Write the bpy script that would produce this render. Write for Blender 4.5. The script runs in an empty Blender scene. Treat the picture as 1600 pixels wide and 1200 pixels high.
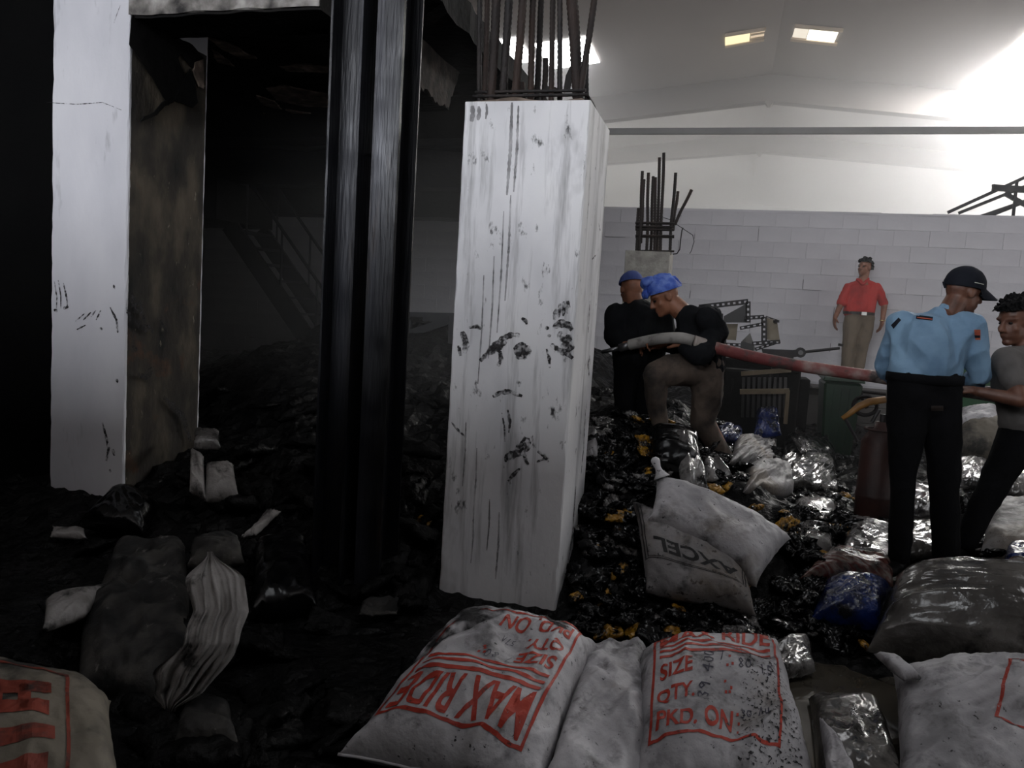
import bpy, bmesh, math, random
import numpy as np
from mathutils import Vector, Matrix, noise
random.seed(7)
scn = bpy.context.scene
C = scn.collection
V = Vector
PI = math.pi

# ------------------------------------------------------------------ camera
F_PX = 1190.0
CAM = V((0, 0, 1.55))
RM = Matrix.Rotation(math.radians(15.5), 3, 'Z') @ Matrix.Rotation(math.radians(90 - 5.6), 3, 'X') @ Matrix.Rotation(math.radians(3.5), 3, 'Z')
cam_data = bpy.data.cameras.new('camera')
cam = bpy.data.objects.new('camera', cam_data)
C.objects.link(cam)
cam.matrix_world = Matrix.Translation(CAM) @ RM.to_4x4()
cam_data.sensor_width = 36.0
cam_data.lens = 36.0 * F_PX / 1600.0
cam_data.clip_end = 200
scn.camera = cam

# ------------------------------------------------------------------ view, world
scn.view_settings.view_transform = 'Standard'
scn.view_settings.look = 'None'
scn.view_settings.gamma = 1.0
scn.view_settings.use_curve_mapping = False
scn.view_settings.exposure = 0.0
world = bpy.data.worlds.new('world')
scn.world = world
world.use_nodes = True
world.node_tree.nodes['Background'].inputs[0].default_value = (0.75, 0.82, 0.95, 1)
world.node_tree.nodes['Background'].inputs[1].default_value = 1.0

cy = scn.cycles
cy.max_bounces = 4
cy.diffuse_bounces = 3
cy.glossy_bounces = 2
cy.transmission_bounces = 2
cy.transparent_max_bounces = 6
cy.volume_bounces = 0
cy.caustics_reflective = False
cy.caustics_refractive = False
cy.use_denoising = True
cy.use_adaptive_sampling = True
cy.adaptive_threshold = 0.04
cy.sample_clamp_indirect = 4.0

# strengths: daylight through roof panels and door, and unseen lights added to it
UNSEEN_NEAR = 3.7       # unseen panel put over the photographer for light fading down the columns
SKY_GLOW = 75.0       # the blazing panel on the right slope
SKY_LEFT = 14.0       # the two panels seen behind the bars of the column
SKY_FAR = 11.0         # panels hidden behind the rafters down the hall
ADDED_STRIP = 17.0         # unseen light strip added high in the wall behind the photographer
SKY_DOOR = 4.0         # open roller door in the right wall
ADDED_SIDE = 4.0        # unseen panels added above the frame to brighten the block wall
SKY_WARM = 1.5        # the two framed rooflights by the ridge
HAZE_NEAR, HAZE_DECK, HAZE_FAR = 0.012, 0.05, 0.06


# ------------------------------------------------------------------ helpers
def ray(px, py):
    return RM @ V(((px - 800) / F_PX, -(py - 600) / F_PX, -1))


def PY(px, py, y):
    d = ray(px, py)
    return CAM + d * (y / d.y)


def PZ(px, py, z):
    d = ray(px, py)
    return CAM + d * ((z - CAM.z) / d.z)


def PD(px, py, dd):
    return CAM + ray(px, py) * dd


def lin(c):
    out = []
    for v in c[:3]:
        v = v / 255.0
        out.append(v / 12.92 if v <= 0.04045 else ((v + 0.055) / 1.055) ** 2.4)
    return (out[0], out[1], out[2], 1)


MATS = {}


def mat(name, ramp, scale=4.0, rough=0.6, stretch=(1, 1, 1), bump=0.15, bscale=18.0, metal=0.0, dirt=None,
        rvar=0.0, detail=4.0, coat=0.0, spec=0.5, lo=0.3, hi=0.7, bdist=0.02, distort=0.0, ridged=False):
    """ramp: list of sRGB colours spread over a noise; dirt: (colour, scale, lo, hi, stretch)"""
    m = bpy.data.materials.new(name)
    m.use_nodes = True
    nt = m.node_tree
    N, L = nt.nodes, nt.links
    b = N['Principled BSDF']
    tc = N.new('ShaderNodeTexCoord')
    mp = N.new('ShaderNodeMapping')
    mp.inputs['Scale'].default_value = stretch
    L.new(tc.outputs['Object'], mp.inputs['Vector'])
    n1 = N.new('ShaderNodeTexNoise')
    n1.inputs['Scale'].default_value = scale
    n1.inputs['Detail'].default_value = detail
    n1.inputs['Distortion'].default_value = distort
    L.new(mp.outputs[0], n1.inputs['Vector'])
    cr = N.new('ShaderNodeValToRGB')
    e = cr.color_ramp.elements
    k = len(ramp)
    while len(e) < k:
        e.new(0.5)
    for i, c in enumerate(ramp):
        e[i].position = lo + (hi - lo) * (i / max(1, k - 1))
        e[i].color = lin(c)
    L.new(n1.outputs['Fac'], cr.inputs['Fac'])
    col = cr.outputs['Color']
    dl = dirt if isinstance(dirt, list) else ([dirt] if dirt else [])
    for (dc, ds, dlo, dhi, dst) in dl:
        m2 = N.new('ShaderNodeMapping')
        m2.inputs['Scale'].default_value = dst
        m2.inputs['Location'].default_value = (ds * 1.7, 3.1, ds)
        L.new(tc.outputs['Object'], m2.inputs['Vector'])
        n2 = N.new('ShaderNodeTexNoise')
        n2.inputs['Scale'].default_value = ds
        n2.inputs['Detail'].default_value = 5
        n2.inputs['Roughness'].default_value = 0.65
        L.new(m2.outputs[0], n2.inputs['Vector'])
        mr = N.new('ShaderNodeMapRange')
        mr.inputs['From Min'].default_value = dlo
        mr.inputs['From Max'].default_value = dhi
        L.new(n2.outputs['Fac'], mr.inputs['Value'])
        mx = N.new('ShaderNodeMix')
        mx.data_type = 'RGBA'
        L.new(mr.outputs[0], mx.inputs['Factor'])
        L.new(col, mx.inputs[6])
        mx.inputs[7].default_value = lin(dc)
        col = mx.outputs[2]
    L.new(col, b.inputs['Base Color'])
    b.inputs['Roughness'].default_value = rough
    b.inputs['Metallic'].default_value = metal
    b.inputs['Coat Weight'].default_value = coat
    b.inputs['Coat Roughness'].default_value = 0.12
    b.inputs['Specular IOR Level'].default_value = spec
    if rvar:
        r2 = N.new('ShaderNodeMapRange')
        r2.inputs['From Min'].default_value = 0.35
        r2.inputs['From Max'].default_value = 0.65
        r2.inputs['To Min'].default_value = max(0.03, rough - rvar)
        r2.inputs['To Max'].default_value = min(1, rough + rvar)
        n4 = N.new('ShaderNodeTexNoise')
        n4.inputs['Scale'].default_value = scale * 2.3
        L.new(tc.outputs['Object'], n4.inputs['Vector'])
        L.new(n4.outputs['Fac'], r2.inputs['Value'])
        L.new(r2.outputs[0], b.inputs['Roughness'])
    if bump:
        n3 = N.new('ShaderNodeTexNoise')
        n3.inputs['Scale'].default_value = bscale
        n3.inputs['Detail'].default_value = 4
        if ridged:
            n3.noise_type = 'RIDGED_MULTIFRACTAL'
        L.new(mp.outputs[0], n3.inputs['Vector'])
        bp = N.new('ShaderNodeBump')
        bp.inputs['Strength'].default_value = bump
        bp.inputs['Distance'].default_value = bdist
        L.new(n3.outputs['Fac'], bp.inputs['Height'])
        L.new(bp.outputs[0], b.inputs['Normal'])
    MATS[name] = m
    return m


def emit(name, colour, strength):
    m = bpy.data.materials.new(name)
    m.use_nodes = True
    nt = m.node_tree
    nt.nodes.remove(nt.nodes['Principled BSDF'])
    em = nt.nodes.new('ShaderNodeEmission')
    em.inputs[0].default_value = (*colour, 1)
    em.inputs[1].default_value = strength
    nt.links.new(em.outputs[0], nt.nodes['Material Output'].inputs[0])
    MATS[name] = m
    return m


class MB:
    """collects shapes into one mesh"""

    def __init__(s):
        s.v, s.f = [], []

    def add(s, vs, fs):
        o = len(s.v)
        s.v += [tuple(p) for p in vs]
        s.f += [tuple(i + o for i in q) for q in fs]
        return s

    def box(s, a, b, c=0.0):
        x0, y0, z0 = a
        x1, y1, z1 = b
        s.add([(x0, y0, z0), (x1, y0, z0), (x1, y1, z0), (x0, y1, z0), (x0, y0, z1), (x1, y0, z1), (x1, y1, z1), (x0, y1, z1)],
              [(3, 2, 1, 0), (4, 5, 6, 7), (0, 1, 5, 4), (1, 2, 6, 5), (2, 3, 7, 6), (3, 0, 4, 7)])
        return s

    def hexa(s, bot, top):
        s.add(list(bot) + list(top), [(3, 2, 1, 0), (4, 5, 6, 7), (0, 1, 5, 4), (1, 2, 6, 5), (2, 3, 7, 6), (3, 0, 4, 7)])
        return s

    def bar(s, p, q, w, h, up=(0, 0, 1)):
        p, q = V(p), V(q)
        d = (q - p).normalized()
        u = V(up)
        if abs(d.dot(u)) > 0.98:
            u = V((0, 1, 0))
        sd = d.cross(u).normalized() * (w / 2)
        uu = sd.cross(d).normalized() * (h / 2)
        s.hexa([p - sd - uu, p + sd - uu, p + sd + uu, p - sd + uu], [q - sd - uu, q + sd - uu, q + sd + uu, q - sd + uu])
        return s

    def tube(s, pts, r, n=8, cap=True):
        pts = [V(p) for p in pts]
        rs = r if isinstance(r, (list, tuple)) else [r] * len(pts)
        o = len(s.v)
        ref = None
        for i, p in enumerate(pts):
            d = (pts[min(i + 1, len(pts) - 1)] - pts[max(i - 1, 0)]).normalized()
            if ref is None:
                ref = d.orthogonal().normalized()
            ref = (ref - d * ref.dot(d)).normalized()
            w = d.cross(ref)
            for k in range(n):
                a = 2 * PI * k / n
                s.v.append(tuple(p + (ref * math.cos(a) + w * math.sin(a)) * rs[i]))
        for i in range(len(pts) - 1):
            for k in range(n):
                a, b = o + i * n + k, o + i * n + (k + 1) % n
                s.f.append((a, b, b + n, a + n))
        if cap:
            s.f.append(tuple(o + k for k in reversed(range(n))))
            e = o + (len(pts) - 1) * n
            s.f.append(tuple(e + k for k in range(n)))
        return s

    def grid(s, P, closed=False):
        """P[i][j] points"""
        o = len(s.v)
        n, m = len(P), len(P[0])
        for row in P:
            s.v += [tuple(p) for p in row]
        for i in range(n - 1):
            for j in range(m - 1 if not closed else m):
                j2 = (j + 1) % m
                s.f.append((o + i * m + j, o + i * m + j2, o + (i + 1) * m + j2, o + (i + 1) * m + j))
        return s

    def mesh(s, name, m=None, smooth=False, bevel=0.0):
        me = bpy.data.meshes.new(name)
        me.from_pydata(s.v, [], s.f)
        if bevel:
            bm = bmesh.new()
            bm.from_mesh(me)
            bmesh.ops.bevel(bm, geom=list(bm.edges), offset=bevel, segments=1, affect='EDGES', clamp_overlap=True)
            bm.to_mesh(me)
            bm.free()
        if smooth:
            me.polygons.foreach_set('use_smooth', [True] * len(me.polygons))
        if m:
            me.materials.append(MATS[m] if isinstance(m, str) else m)
        me.update()
        return me

    def build(s, name, m=None, parent=None, smooth=False, bevel=0.0, origin=None):
        if origin is not None:
            o = V(origin)
            s.v = [tuple(V(p) - o) for p in s.v]
        ob = bpy.data.objects.new(name, s.mesh(name, m, smooth, bevel))
        C.objects.link(ob)
        if origin is not None:
            ob.location = origin
        if parent:
            put(ob, parent)
        return ob


def put(ob, parent):
    """make ob a child and keep it where it stands"""
    ob.parent = parent
    ob.matrix_parent_inverse = parent.matrix_basis.inverted()
    return ob


def tag(o, label=None, cat=None, group=None, kind=None):
    if label:
        o['label'] = label
    if cat:
        o['category'] = cat
    if group:
        o['group'] = group
    if kind:
        o['kind'] = kind
    return o


def empty(name, loc=(0, 0, 0), label=None, cat=None, group=None, kind=None):
    o = bpy.data.objects.new(name, None)
    C.objects.link(o)
    o.location = loc
    o.empty_display_size = 0.1
    return tag(o, label, cat, group, kind)


def nz(x, y, z=0.0):
    return noise.noise(V((x, y, z)))


def ridge(x, y, z=0.0):
    return 1 - abs(noise.noise(V((x, y, z)))) * 2


def sm(a, b, x):
    t = max(0.0, min(1.0, (x - a) / (b - a)))
    return t * t * (3 - 2 * t)


# ------------------------------------------------------------------ materials
mat('white_paint', [(196, 196, 200), (222, 221, 224), (230, 229, 230)], 2.2, 0.62, (1, 1, .6), 0.12, 30,
    dirt=[((86, 84, 86), 6.0, .52, .78, (1.8, 1.8, .14)), ((132, 130, 130), 2.2, .58, .78, (1, 1, .5)), ((44, 42, 44), 16.0, .63, .72, (1, 1, .5))])
mat('white_paint_left', [(196, 196, 203), (215, 214, 220), (228, 227, 231)], 1.6, 0.6, (1, 1, .5), 0.1, 30,
    dirt=[((80, 80, 84), 4.0, .62, .85, (1.3, 1.3, .3)), ((40, 40, 44), 20.0, .70, .76, (1, 1, .7))])
mat('soot_concrete', [(16, 15, 15), (52, 47, 41), (96, 87, 74)], 5.0, 0.85, (1, 1, .5), 0.5, 26,
    dirt=[((88, 58, 40), 3.0, .60, .72, (1, 1, 1)), ((140, 132, 118), 26.0, .66, .74, (1, 1, .35))], detail=5)
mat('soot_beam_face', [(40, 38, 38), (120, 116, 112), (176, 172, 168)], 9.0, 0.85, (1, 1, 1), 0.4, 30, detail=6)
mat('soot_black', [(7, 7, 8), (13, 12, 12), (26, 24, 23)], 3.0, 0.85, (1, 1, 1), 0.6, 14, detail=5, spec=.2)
mat('burnt_plaster', [(60, 50, 44), (104, 90, 80), (150, 134, 122)], 9.0, 0.85, (1, 1, 1), 0.5, 24)
mat('burnt_steel', [(14, 14, 16), (27, 28, 33), (44, 45, 52)], 2.0, 0.42, (3, 3, .25), 0.25, 20, metal=0.35,
    dirt=((48, 38, 32), 5.0, .6, .75, (1, 1, .15)), rvar=.12)
mat('steel_dark', [(24, 24, 26), (40, 40, 44), (58, 56, 56)], 4.0, 0.5, (1, 1, 1), 0.2, 20, metal=0.3)
mat('steel_grey', [(92, 90, 90), (112, 110, 110)], 2.0, 0.55, (1, 1, 1), 0.05, 20)
mat('rebar', [(26, 23, 23), (44, 35, 32), (62, 46, 39)], 7.0, 0.75, (1, 1, .4), 0.5, 60, metal=0.2)
mat('rebar_dark', [(20, 19, 20), (32, 28, 28), (46, 39, 37)], 7.0, 0.7, (1, 1, .4), 0.5, 60, metal=0.2)
mat('block_paint', [(186, 183, 188), (201, 198, 202), (210, 207, 210)], 1.3, 0.75, (1, 1, 1), 0.25, 22,
    dirt=[((150, 140, 132), 1.1, .60, .85, (1, 1, 1)), ((90, 84, 82), 14.0, .72, .80, (1, 1, 1))])
mat('block_joint', [(186, 183, 186), (200, 197, 200)], 2.0, 0.85, (1, 1, 1), 0.4, 30,
    dirt=((70, 66, 66), 3.5, .58, .66, (1, 1, 1)))
mat('concrete', [(132, 128, 122), (160, 156, 148), (178, 174, 166)], 12.0, 0.85, (1, 1, 1), 0.4, 40)
mat('roof_sheet', [(150, 143, 139), (162, 155, 151)], 0.4, 0.65, (1, 1, 1), 0.0)
mat('rafter', [(112, 106, 102), (122, 116, 112)], 0.6, 0.6, (1, 1, 1), 0.0)
mat('hall_wall', [(186, 184, 184), (200, 198, 196)], 0.5, 0.8, (1, 1, 1), 0.05)
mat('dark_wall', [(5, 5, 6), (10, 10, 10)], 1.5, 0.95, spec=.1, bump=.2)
mat('wet_floor', [(30, 28, 26), (64, 60, 54), (92, 86, 78)], 1.4, 0.25, (1, 1, 1), 0.12, 9, rvar=.2)
mat('ash', [(4, 4, 5), (9, 9, 9), (20, 19, 19)], 7.0, 0.5, (1, 1, 1), 0.9, 26, rvar=.2, detail=6, spec=.12)
mat('smear', [(34, 32, 34), (60, 58, 60)], 30, 0.9, (1, 1, 1), 0.0)


def smear_alpha(m, lo=.42, hi=.56, scale=60.0):
    """worn, patchy soot: the noise thins the mark out"""
    nt = m.node_tree
    tc = nt.nodes.new('ShaderNodeTexCoord')
    n = nt.nodes.new('ShaderNodeTexNoise')
    n.inputs['Scale'].default_value = scale
    n.inputs['Detail'].default_value = 6
    r = nt.nodes.new('ShaderNodeMapRange')
    r.inputs['From Min'].default_value = lo
    r.inputs['From Max'].default_value = hi
    nt.links.new(tc.outputs['Object'], n.inputs['Vector'])
    nt.links.new(n.outputs['Fac'], r.inputs['Value'])
    nt.links.new(r.outputs[0], nt.nodes['Principled BSDF'].inputs['Alpha'])


smear_alpha(MATS['smear'], .36, .60, 45)
mat('drip', [(104, 102, 104), (128, 126, 128)], 8, 0.8, (1, 1, 1), 0.0)
smear_alpha(MATS['drip'], .18, .80, 9)
mat('plaster_dark', [(30, 27, 25), (54, 48, 44), (84, 76, 70)], 8, .9, bump=.5, bscale=20)
emit('unseen_near_light', (0.93, 0.96, 1.0), UNSEEN_NEAR)
emit('added_strip_light', (0.92, 0.95, 1.0), ADDED_STRIP)
emit('daylight_door', (0.97, 0.98, 1.0), SKY_DOOR)
emit('added_side_light', (0.97, 0.97, 1.0), ADDED_SIDE)
emit('daylight_glow', (1.0, 0.98, 0.95), SKY_GLOW)
emit('daylight_left', (1.0, 1.0, 1.0), SKY_LEFT)
emit('daylight_far', (1.0, 0.97, 0.92), SKY_FAR)
emit('daylight_warm', (1.0, 0.86, 0.52), SKY_WARM)
emit('daylight_warm_bright', (1.0, 0.93, 0.75), SKY_WARM * 1.8)


def PX(px, py, x):
    d = ray(px, py)
    return CAM + d * (x / d.x)


# ================================================================== SETTING
RIDGE_X, RIDGE_Z, SLOPE = 0.45, 7.02, 0.11


def roof_z(x):
    return RIDGE_Z - SLOPE * abs(x - RIDGE_X)


X0, X1, Y0, Y1 = -10.0, 11.5, -7.0, 37.0
fl = MB().box((X0, Y0, -0.2), (X1, Y1, 0)).build('floor', 'wet_floor')
tag(fl, 'wet grimy concrete floor of the hall', kind='structure')

wb_ = MB()
for xa, xb in ((X0, RIDGE_X), (RIDGE_X, X1)):
    za, zb = roof_z(xa), roof_z(xb)
    wb_.hexa([(xa, Y0, za), (xb, Y0, zb), (xb, Y1, zb), (xa, Y1, za)],
             [(xa, Y0, za + .06), (xb, Y0, zb + .06), (xb, Y1, zb + .06), (xa, Y1, za + .06)])
ceil = wb_.build('ceiling', 'roof_sheet')
tag(ceil, 'grey sheet roof with a shallow ridge seen through smoke', kind='structure')


def hall_wall(name, a, b, m='hall_wall', label=None):
    o = MB().box(a, b).build(name, m)
    return tag(o, label, kind='structure')


hall_wall('wall_right', (X1, Y0, 0), (X1 + .2, Y1, 7.2), label='pale side wall of the hall out to the right')
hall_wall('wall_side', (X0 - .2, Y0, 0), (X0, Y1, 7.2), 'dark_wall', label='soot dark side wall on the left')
hall_wall('wall_end', (X0, Y1, 0), (X1, Y1 + .2, 7.2), label='pale gable wall at the far end of the hall')
hall_wall('wall_front', (X0, Y0 - .2, 0), (X1, Y0, 7.2), label='wall behind the photographer with an added light strip')
k = MB().box((-8.5, Y0 + .01, 3.9), (1.2, Y0 + .03, 5.6)).build('window_20', 'added_strip_light')  # glowing strip added out of view to light the upper columns
tag(k, 'unseen light strip added high in the wall behind the photographer', kind='structure')
k = MB().box((X1 - .03, -1.0, .2), (X1 - .01, 2.4, 3.3)).build('door_1', 'daylight_door')
tag(k, 'open roller door full of daylight in the right wall', kind='structure')
hall_wall('added_blocker', (X0, -1.4, 0), (X1, -1.2, 2.95), 'soot_black', label='unseen partition added behind the photographer to shade the lower columns')  # unseen wall added to shade the lower columns; black cuts its bounce


# ---- rafters: two deep frames across the hall, with a drop at the ridge
def rafter(y, zr, slope, idx, left_end, right_end, label):
    r = empty('rafter_frame', (RIDGE_X, y, zr), label, 'roof rafter', 'roof rafters')
    for s, xe in ((-1, left_end), (1, right_end)):
        m = MB()
        xr = RIDGE_X
        ze = zr - slope * abs(xe - xr)
        m.hexa([(xr, y, zr), (xe, y, ze), (xe, y + .14, ze), (xr, y + .14, zr)],
               [(xr, y, roof_z(xr) - .03), (xe, y, roof_z(xe) - .03), (xe, y + .14, roof_z(xe) - .03), (xr, y + .14, roof_z(xr) - .03)])
        m.build('web', 'rafter', r)
        m = MB()
        m.hexa([(xr, y - .08, zr - .015), (xe, y - .08, ze - .015), (xe, y + .22, ze - .015), (xr, y + .22, zr - .015)],
               [(xr, y - .08, zr), (xe, y - .08, ze), (xe, y + .22, ze), (xr, y + .22, zr)])
        m.build('flange', 'rafter', r)
    m = MB()
    m.hexa([(RIDGE_X - .03, y - .04, zr - .12), (RIDGE_X + .03, y - .04, zr - .12), (RIDGE_X + .03, y + .1, zr - .12), (RIDGE_X - .03, y + .1, zr - .12)],
           [(RIDGE_X - .11, y - .06, zr), (RIDGE_X + .11, y - .06, zr), (RIDGE_X + .11, y + .14, zr), (RIDGE_X - .11, y + .14, zr)])
    m.build('ridge_plate', 'rafter', r)
    return r


rafter(18.0, 6.42, .108, 0, X0, X1, 'nearer grey roof rafter frame, its ridge above the block wall')
rafter(23.3, 6.45, .085, 1, X0, X1, 'farther pale roof rafter frame, fainter in the smoke')

# ---- long tie tube across the hall above the block wall
a, b = PY(900, 203, 12.5), PY(1700, 206.5, 12.5)
tb = MB()
tb.box((-9.6, 12.46, 4.44), (11.3, 12.54, 4.53))
tag(tb.build('tie_tube', 'steel_grey'), 'long grey steel tie tube running level across the hall', 'tie tube')


# ---- translucent roof panels (daylight through the sheets; some unseen ones added)
def roof_panel(name, x0, x1, y0, y1, m, label, drop=0.012, frame=False):
    r = empty(name, ((x0 + x1) / 2, (y0 + y1) / 2, roof_z((x0 + x1) / 2)), label, kind='structure')
    k = MB()
    z0, z1 = roof_z(x0) - drop, roof_z(x1) - drop
    k.hexa([(x0, y0, z0 - .01), (x1, y0, z1 - .01), (x1, y1, z1 - .01), (x0, y1, z0 - .01)],
           [(x0, y0, z0), (x1, y0, z1), (x1, y1, z1), (x0, y1, z0)])
    k.build('pane', m, r)
    return r


def framed_light(name, quad, hot, pane_mat, stripe_mat, label):
    """px quad tl, tr, br, bl of a framed rooflight; hot = fraction of its length that is clear pane"""
    zt = [None] * 4
    P = []
    for px, py in quad:
        z = 6.95
        for _ in range(4):
            p = PZ(px, py, z)
            z = roof_z(p.x) - .03
        P.append(PZ(px, py, z))
    tl, tr, br, bl = P
    up = V((0, 0, .02))
    r = empty(name, (tl + br) / 2, label, kind='structure')

    def at(s, t):
        return (tl.lerp(tr, s)).lerp(bl.lerp(br, s), t)

    def slab(s0, s1, t0, t1, lift, nm, mm):
        b = [at(s0, t0), at(s1, t0), at(s1, t1), at(s0, t1)]
        MB().hexa([p + V((0, 0, -lift)) for p in b], [p + up for p in b]).build(nm, mm, r)

    s0, s1 = hot
    slab(s0, s1, .14, .80, .012, 'pane', pane_mat)
    for (ss0, ss1, t0, t1) in ((0, 1, 0, .12), (0, 1, .84, 1.0)):
        slab(ss0, ss1, t0, t1, .02, 'frame', 'rafter_warm')
    o0, o1 = (s1, 1.0) if s0 < .3 else (0.0, s0)
    for k in range(4):
        t0 = .14 + k * .175
        slab(o0 + .02, o1 - .02, t0, t0 + .085, .008, 'sheet_stripe', stripe_mat if k % 2 == 0 or s0 >= .3 else 'rafter_warm')
    return r


mat('rafter_warm', [(206, 186, 160), (220, 202, 180)], 1.0, 0.6, bump=0)
emit('warm_stripe', (1.0, 0.78, 0.55), 0.9)
emit('warm_stripe_bright', (1.0, 0.9, 0.75), 1.1)
framed_light('window_1', [(1133, 54), (1197, 44), (1194, 63), (1133, 74)], (0.0, .62), 'daylight_warm', 'warm_stripe',
             'small framed rooflight with dull yellow pane left of the ridge')
framed_light('window_2', [(1242, 39), (1318, 46), (1307, 71), (1235, 63)], (.33, .92), 'daylight_warm_bright', 'warm_stripe_bright',
             'small framed rooflight with bright white pane right of the ridge')
roof_panel('window_3', 4.35, 6.6, 14.6, 17.6, 'daylight_glow', 'blazing translucent roof panel glaring through smoke at the right')
roof_panel('window_4', -4.95, -4.15, 13.9, 15.2, 'daylight_left', 'bright roof panel behind the left bars of the white column')
roof_panel('window_5', -3.95, -2.95, 14.35, 15.8, 'daylight_left', 'bright roof panel behind the right bars of the white column')
n = 6
for (xa, xb, ya, yb, mm) in ((-0.2, 1.6, 0.4, 2.6, 'unseen_near_light'), (5.6, 8.0, 6.4, 9.4, 'added_side_light'), (-0.6, 1.6, 7.4, 8.8, 'added_side_light'),  # out of view, put in to light sacks, columns and block wall
                             (-8.5, 0.0, 18.35, 19.5, 'daylight_far'), (0.9, 9.5, 18.35, 19.5, 'daylight_far'),
                             (-7.5, 0.0, 23.65, 24.9, 'daylight_far'), (0.9, 8.5, 23.65, 24.9, 'daylight_far')):
    roof_panel('window_%d' % n, xa, xb, ya, yb, mm, 'unseen translucent roof sheet letting light into the hall')
    n += 1

# ---- block wall
mat('rack_dark', [(70, 66, 66), (96, 92, 92)], 5, .8, bump=0)
WY, WTOP = 11.0, 3.08
core = MB().box((X0, WY + .006, 0), (7.5, WY + .19, WTOP - .012))
wall_back = core.build('wall_back', 'block_joint')
tag(wall_back, 'white painted concrete block wall across the hall', kind='structure')
bw, bh = 0.42, 0.205
blk = [MB().box((-bw / 2 + .0015, 0, -bh / 2 + .0012), (bw / 2 - .0015, .1, bh / 2 - .0012)).mesh('block', 'block_paint', bevel=.0016) for _ in range(1)][0]
rnd = random.Random(3)
rest = MB()
for r in range(15):
    z = r * bh + bh / 2
    off = (r % 2) * bw / 2
    k = 0
    while True:
        x = X0 + off + bw * (k + .5)
        k += 1
        if x > 7.3:
            break
        if z + bh / 2 > WTOP + .03:
            continue
        right = -2.0 < x < 3.75 and z > .7
        left = -8.9 < x < -3.9 and 1.0 < z < 2.9
        dy = rnd.uniform(-.003, .003)
        if right or left:
            o = bpy.data.objects.new('block', blk)
            C.objects.link(o)
            o.location = (x + rnd.uniform(-.002, .002), WY + dy, z)
            o.rotation_euler = (0, rnd.uniform(-.004, .004), rnd.uniform(-.006, .006))
            put(o, wall_back)
        else:
            rest.box((x - bw / 2 + .004, WY + dy, z - bh / 2 + .004), (x + bw / 2 - .004, WY + .1, z + bh / 2 - .004))
tag(rest.build('block_courses', 'block_paint', wall_back), 'the rest of the painted block courses', kind='stuff')
for q in range(34):
    r = rnd.randint(4, 13)
    col_ = rnd.randint(0, 12)
    x = X0 + (r % 2) * bw / 2 + bw * (19 + col_)
    z = r * bh
    if rnd.random() < .6:
        L_ = rnd.uniform(.06, .19)
        MB().box((x - rnd.uniform(.002, .004), WY - .006, z + .01), (x + .002, WY + .01, z + .01 + L_)).build('joint_crack', 'rack_dark', wall_back)
    else:
        L_ = rnd.uniform(.08, .3)
        MB().box((x, WY - .006, z - .002), (x + L_, WY + .01, z + .001)).build('joint_crack', 'rack_dark', wall_back)
cap = MB()
x = X0
while x < 7.4:
    L_ = rnd.uniform(.5, 1.4)
    h_ = rnd.uniform(.0, .022)
    cap.box((x, WY - .004, WTOP - .02), (x + L_, WY + .2, WTOP + h_))
    x += L_
cap.build('wall_cap', 'block_paint', wall_back)

# ---- burnt wall on the far left, beside the left column
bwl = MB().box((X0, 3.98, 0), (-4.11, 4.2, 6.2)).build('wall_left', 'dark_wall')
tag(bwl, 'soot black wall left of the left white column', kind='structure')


# ================================================================== COLUMNS
def jag_box(x0, x1, y0, y1, z0, z1, nz_=40, amp=.006, seed=0, lean=(0, 0), top_jag=0.0):
    """box with chipped vertical edges: rings of 16 points"""
    m = MB()
    rows = []
    for i in range(nz_ + 1):
        t = i / nz_
        z = z0 + (z1 - z0) * t
        ring = []
        for (cx, cy, nx, ny) in ((x0, y0, 1, 1), (x1, y0, -1, 1), (x1, y1, -1, -1), (x0, y1, 1, -1)):
            e = amp * (abs(nz(cx * 9 + seed, z * 7, cy * 5)) * 2.2 + .25)
            if i == nz_:
                e += top_jag * abs(nz(cx * 3, seed, 2))
            for (ax, ay) in ((0, e), (e, 0)) if (nx * ny > 0) else ((e, 0), (0, e)):
                ring.append((cx + nx * ax + lean[0] * (z - z0), cy + ny * ay + lean[1] * (z - z0), z))
        rows.append(ring)
    m.grid(rows, closed=True)
    m.f.append(tuple(range(7, -1, -1)))
    k = nz_ * 8
    m.f.append(tuple(k + j for j in range(8)))
    return m


CX0, CX1, CY0, CY1, CZT = -1.310, -0.697, 3.566, 4.16, 2.53
col_c = empty('concrete_column', (-1.0, 3.86, 0), 'white painted concrete column in the middle with bare steel bars on top and hand smears', 'column')
jag_box(CX0, CX1, CY0, CY1, 0, CZT, 60, .008, 1).build('shaft', 'white_paint', col_c)
# broken cap
m = MB()
pts = []
for i in range(15):
    row = []
    for j in range(13):
        u, v = i / 14, j / 12
        xx = CX0 + .012 + (CX1 - CX0 - .024) * u
        yy = CY0 + .012 + (CY1 - CY0 - .024) * v
        zz = CZT + .002 + (0 if (i in (0, 14) or j in (0, 12)) else .012 + .035 * abs(nz(xx * 9, yy * 9, 4)))
        row.append((xx, yy, zz))
    pts.append(row)
m.grid(pts)
m.build('broken_cap', 'burnt_plaster', col_c)


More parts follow.
